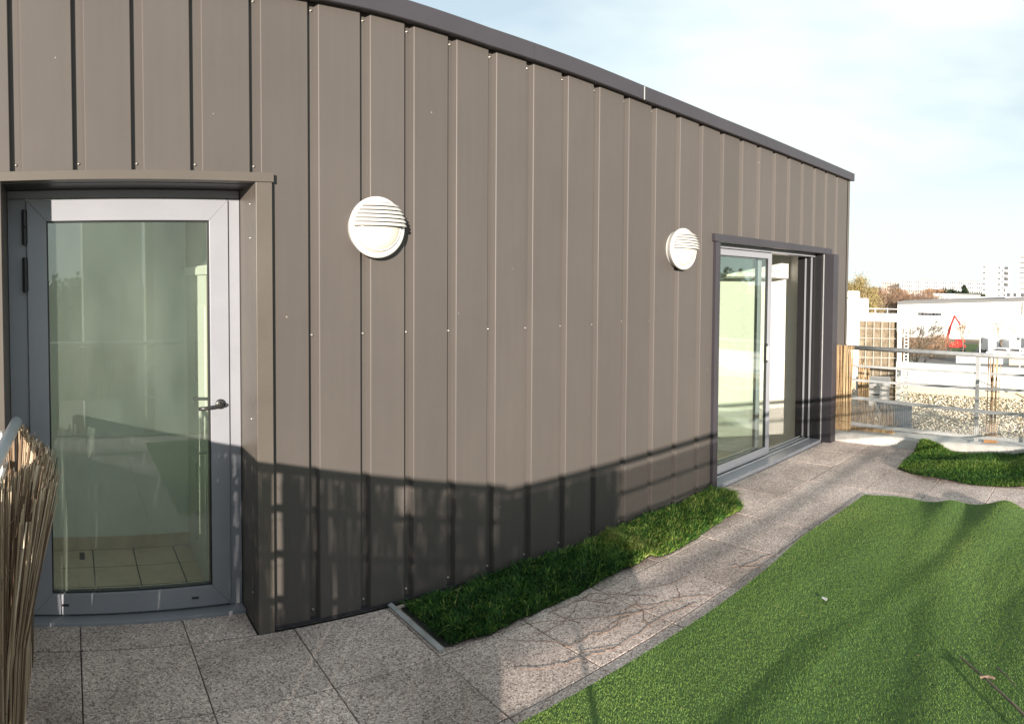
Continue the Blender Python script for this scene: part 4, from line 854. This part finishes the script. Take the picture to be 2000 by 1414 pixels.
for i in range(8):
    z_ = 10.4-2.45*i; polar_box('balcony', white_wall, 80.32, 80.9, 289.2, z_-.9, z_-.1, 1.6, tw_); polar_box('window', win_dark, 80.4, 80.75, 290.8, z_+.05, z_+1.2, .15, tw_)
t2 = thing('balcony_tower', P(82, 330, GZ), 'taller tower with striped balconies cut by the right edge', 'building')
polar_box('wall', white_wall, 81.75, 84, 335, GZ, 19.3, 14, t2)
for i in range(9): polar_box('balcony', mat('balcony_grey', (.35, .36, .38), .8), 81.7, 83.9, 333, 18.6-2.6*i-.5, 18.6-2.6*i+.35, 2, t2)
block('low_house', 74.3, 76.2, 205, -.1, 9, white_wall, 'low white house with small dark windows left of centre beyond the warehouse', rows=1, cols=9, ww=.32, wh=.45, z0w=-3, wm=win_dark)
block('low_house', 76.25, 78.4, 210, -.5, 9, pale, 'low pale house with shallow grey roof behind the warehouse', rows=1, cols=5, ww=.35, wh=.45, z0w=-3.2, wm=win_dark, roof=roof_grey)
block('site_cabin', 80.55, 81.65, 150, 1.35, 4, mat('cabin_grey', (.55, .56, .57), .7), 'grey prefabricated site cabin with two windows behind the warehouse roof', zb=-5.0, rows=1, cols=2, ww=.45, wh=.5, z0w=-.3, wm=win_dark, roof=white_wall)
block('site_cabin', 81.7, 83.0, 150, 1.35, 4, pale, 'white prefabricated cabin at the right edge behind the warehouse', zb=-5.0, rows=1, cols=2, ww=.45, wh=.5, z0w=-.3, wm=win_dark, roof=white_wall)
# warehouse: long, roof falling to the left
wh_ = thing('warehouse', P(76, 125, GZ), 'long white warehouse with corrugated grey roof edge behind the boom lift', 'building')
wa, wb = Vector(P(71.3, 142)), Vector(P(84.5, 140)); dd = (wb-wa).normalized(); nn = Vector((dd.y, -dd.x, 0)); nn = nn if nn.dot(wa) > 0 else -nn; LW = (wb-wa).length
mb = MB(); za, zb2 = -1.84, -.10
mb.add([wa+Z*GZ, wb+Z*GZ, wb+nn*30+Z*GZ, wa+nn*30+Z*GZ, wa+Z*za, wb+Z*zb2, wb+nn*30+Z*(zb2+.6), wa+nn*30+Z*(za+.6)], [(0, 1, 5, 4), (1, 2, 6, 5), (2, 3, 7, 6), (3, 0, 4, 7)]); mb.build('wall', white_wall, wh_)
mb = MB(); nC = 110
for i in range(nC):
    t = (i+.5)/nC; c = wa.lerp(wb, t)+Z*(za+(zb2-za)*t+.10); mb.obox(c+nn*15-nn*.4, dd, nn, Z, LW/nC*(.5 if i % 2 else .3), 15, .20 if i % 2 else .34)
mb.build('roof', roof_grey, wh_)
MB().obox(wa.lerp(wb, .5)+Z*((za+zb2)/2-1.35)-nn*.1, (wb-wa+Z*.9).normalized(), nn, Z, LW/2*.8, .08, .05).build('gutter', roof_grey, wh_)
MB().obox(wa.lerp(wb, .90)+Z*(-2.2)-nn*.15, dd, nn, Z, LW*.085, .1, 1.35).build('pink_panel', mat('pinkish_grey', (.45, .38, .36), .8), wh_)
for i in range(6):
    c = wa.lerp(wb, .155+.024*i)+Z*(-3.95)-nn*.06; MB().obox(c, dd, nn, Z, .55, .05, .30).build('window', win_dark, wh_)
lww = thing('boundary_wall', P(79, 96, GZ), 'low white boundary wall along the street below the railing', 'wall')
polar_box('wall', white_wall, 76.45, 81.0, 95, GZ, GZ+1.15, .3, lww); polar_box('wall', mat('wall_tan', (.62, .48, .36), .9), 81.02, 84, 94, GZ, GZ+1.2, .3, lww)

# overhead pipe rail
gp = thing('overhead_barrier', P(79, 70, GZ), 'long pale horizontal barrier pipe on posts crossing before the warehouse', 'barrier')
polar_box('pipe', roof_grey, 77.0, 84, 70, -2.02, -1.92, .1, gp)
for a_ in (78.45, 81.9): polar_box('post', whitewire, a_, a_+.09, 70.1, GZ, -1.6, .12, gp)

# red boom lift
bl = thing('boom_lift', P(76.3, 112, GZ), 'red articulated boom lift parked on the grass by the warehouse', 'boom lift')
C0 = Vector(P(76.35, 112)); rdir = Vector((math.cos(math.radians(76.35)), -math.sin(math.radians(76.35)), 0)); fdir = Vector(P(76.35, 1))
def bo(name, m, x, z, hx, hy, hz, yoff=0, bevel=.04): return MB().obox(C0+rdir*x+fdir*yoff+Z*(GZ+z), rdir, fdir, Z, hx, hy, hz).build(name, m, bl, bevel=bevel)
bo('chassis', red_paint, 0, .95, 1.75, .9, .22); bo('turntable', red_paint, -.3, 1.45, 1.5, .75, .28); bo('engine_cover', red_paint, .75, 1.85, .85, .55, .25, -.1); bo('counterweight', mat('dark_red', (.22, .02, .02), .5), -1.55, 1.35, .35, .7, .45)
for x_ in (-1.3, 1.3):
    for y_ in (-.95, .95):
        w_ = MB(); c = C0+rdir*x_+fdir*y_+Z*(GZ+.48); w_.tube([c-fdir*.16, c+fdir*.16], .48, 18); w_.build('wheel', tyre_m, bl)
def arm(name, pts, w_):
    mb = MB()
    for p0_, p1_ in zip(pts[:-1], pts[1:]):
        a_ = C0+rdir*p0_[0]+Z*(GZ+p0_[1]); b_2 = C0+rdir*p1_[0]+Z*(GZ+p1_[1]); u_ = (b_2-a_).normalized(); mb.obox((a_+b_2)/2, u_, fdir, u_.cross(fdir), (b_2-a_).length/2+w_*.5, w_, w_*1.1)
    mb.build(name, red_paint, bl, bevel=.02)
arm('lower_boom', [(-1.5, 1.6), (-.95, 4.1)], .21); arm('upper_boom', [(-.95, 4.1), (-.25, 6.0)], .16); arm('jib', [(-.25, 6.0), (.30, 5.2), (.75, 4.55)], .13)
bk = MB()
for z_ in (4.1, 4.6, 5.05):
    for (x0, x1, y0, y1) in ((.55, 1.5, -.4, -.4), (.55, 1.5, .4, .4), (.55, .55, -.4, .4), (1.5, 1.5, -.4, .4)):
        bk.tube([C0+rdir*x0+fdir*y0+Z*(GZ+z_), C0+rdir*x1+fdir*y1+Z*(GZ+z_)], .035, 5)
for x_ in (.55, 1.02, 1.5):
    for y_ in (-.4, .4): bk.tube([C0+rdir*x_+fdir*y_+Z*(GZ+4.05), C0+rdir*x_+fdir*y_+Z*(GZ+5.07)], .03, 5)
bk.obox(C0+rdir*1.02+Z*(GZ+4.06), rdir, fdir, Z, .5, .42, .04); bk.build('basket', red_paint, bl)

# parked vehicles
def vehicle(az, r, kind, m, label, yaw=0, zb=GZ+.1):
    t = thing('parked_van' if kind == 'van' else 'parked_car', P(az, r, zb), label, 'van' if kind == 'van' else 'car', 'vehicles parked before the warehouse')
    c = Vector(P(az, r, zb)); ya = math.radians(90-az+yaw); u = Vector((math.cos(ya), math.sin(ya), 0)); s_ = Vector((-math.sin(ya), math.cos(ya), 0))
    if kind == 'van': pr = [(-2.5, .35), (-2.55, 1.0), (-2.4, 2.35), (1.1, 2.4), (1.75, 1.35), (2.45, 1.1), (2.5, .35)]; win = [(1.15, 2.2), (1.62, 1.42), (.5, 1.42), (.5, 2.2)]; W_ = .95
    else: pr = [(-2.1, .3), (-2.15, .9), (-1.6, 1.0), (-1.1, 1.45), (.5, 1.45), (1.1, .98), (2.05, .82), (2.1, .3)]; win = [(-1.05, 1.38), (.45, 1.38), (.92, 1.0), (-1.4, 1.0)]; W_ = .85
    def pris(name, pts, w0, w1, mm, bevel=.06):
        n = len(pts); mb = MB(); mb.add([c+u*a+s_*w0+Z*b for a, b in pts]+[c+u*a+s_*w1+Z*b for a, b in pts], [tuple(range(n)), tuple(range(n, 2*n))[::-1]]+[(i, n+i, n+(i+1) % n, (i+1) % n) for i in range(n)]); return mb.build(name, mm, t, bevel=bevel)
    pris('body', pr, -W_, W_, m); pris('side_window', win, -W_-.01, -W_-.001, win_dark, 0); pris('side_window', win, W_+.001, W_+.01, win_dark, 0)
    if kind == 'van': pris('windscreen', [(1.18, 2.32), (1.76, 1.42), (1.79, 1.42), (1.21, 2.32)], -.8, .8, win_dark, 0)
    else: pris('windscreen', [(.53, 1.44), (1.10, 1.02), (1.13, 1.02), (.56, 1.44)], -.72, .72, win_dark, 0)
    for a in (-1.45, 1.4):
        for sg in (-1, 1): MB().tube([c+u*a+s_*(sg*(W_-.2))+Z*.33, c+u*a+s_*(sg*(W_+.02))+Z*.33], .33, 14).build('wheel', tyre_m, t)
vp = mat('car_white', (.75, .75, .75), .3); vs = mat('car_silver', (.5, .51, .52), .3, .3)
vehicle(79.2, 112, 'van', vp, 'white van nearest the grass, leftmost of the parked vehicles', 20)
vehicle(80.1, 115, 'car', vs, 'silver car between two white vans at the warehouse', 25)
vehicle(80.9, 110, 'van', vp, 'white van in the middle of the parked row', 25)
vehicle(81.6, 104, 'car', vp, 'white car in front of the parked row near the right edge', 70)
vehicle(82.3, 114, 'van', vs, 'grey van cut by the right edge of the view', 25)
vehicle(80.2, 104, 'car', vp, 'white car parked nearest the low boundary wall', 80)

# ------------------------------------------------------------------ what stands behind the viewer and mirrors in the glass
grey_r = mat('tower_render', (.42, .44, .38), .9)
nb1 = thing('stair_tower', (3, -42, GZ), 'grey stair tower behind the viewer, mirrored in the glazed door', 'building')
box('wall', grey_r, nb1, .95, -46, GZ, 5.1, -40, 9); box('roof', roof_grey, nb1, .85, -46.1, 9.01, 5.2, -39.9, 9.3)
nb2 = thing('lift_tower', (9, -42, GZ), 'second grey tower behind the viewer beyond a narrow gap', 'building')
box('wall', grey_r, nb2, 5.9, -46, GZ, 15, -40, 10); box('roof', roof_grey, nb2, 5.8, -46.1, 10.01, 15.1, -39.9, 10.3)
for i in range(9):
    leafy_tree('evergreen_tree', 112+i*2.5, 85+random.uniform(-4, 6), -2.2+random.uniform(-1, 1.2), 4.2, 3.8, dkgreen, ['first','second','third','fourth','fifth','sixth','seventh','eighth','ninth'][i]+' evergreen from the left in the row behind the viewer, mirrored in the sliding door', 1500, .42, 'evergreens behind the viewer', 40+i)
leafy_tree('evergreen_tree', 180.5, 60, -1.5, 3.5, 3.5, dkgreen, 'dark evergreen behind the viewer, mirrored at the left edge of the glazed door', 1500, .42, 'evergreens behind the viewer', 60)
bpy.context.view_layer.update()
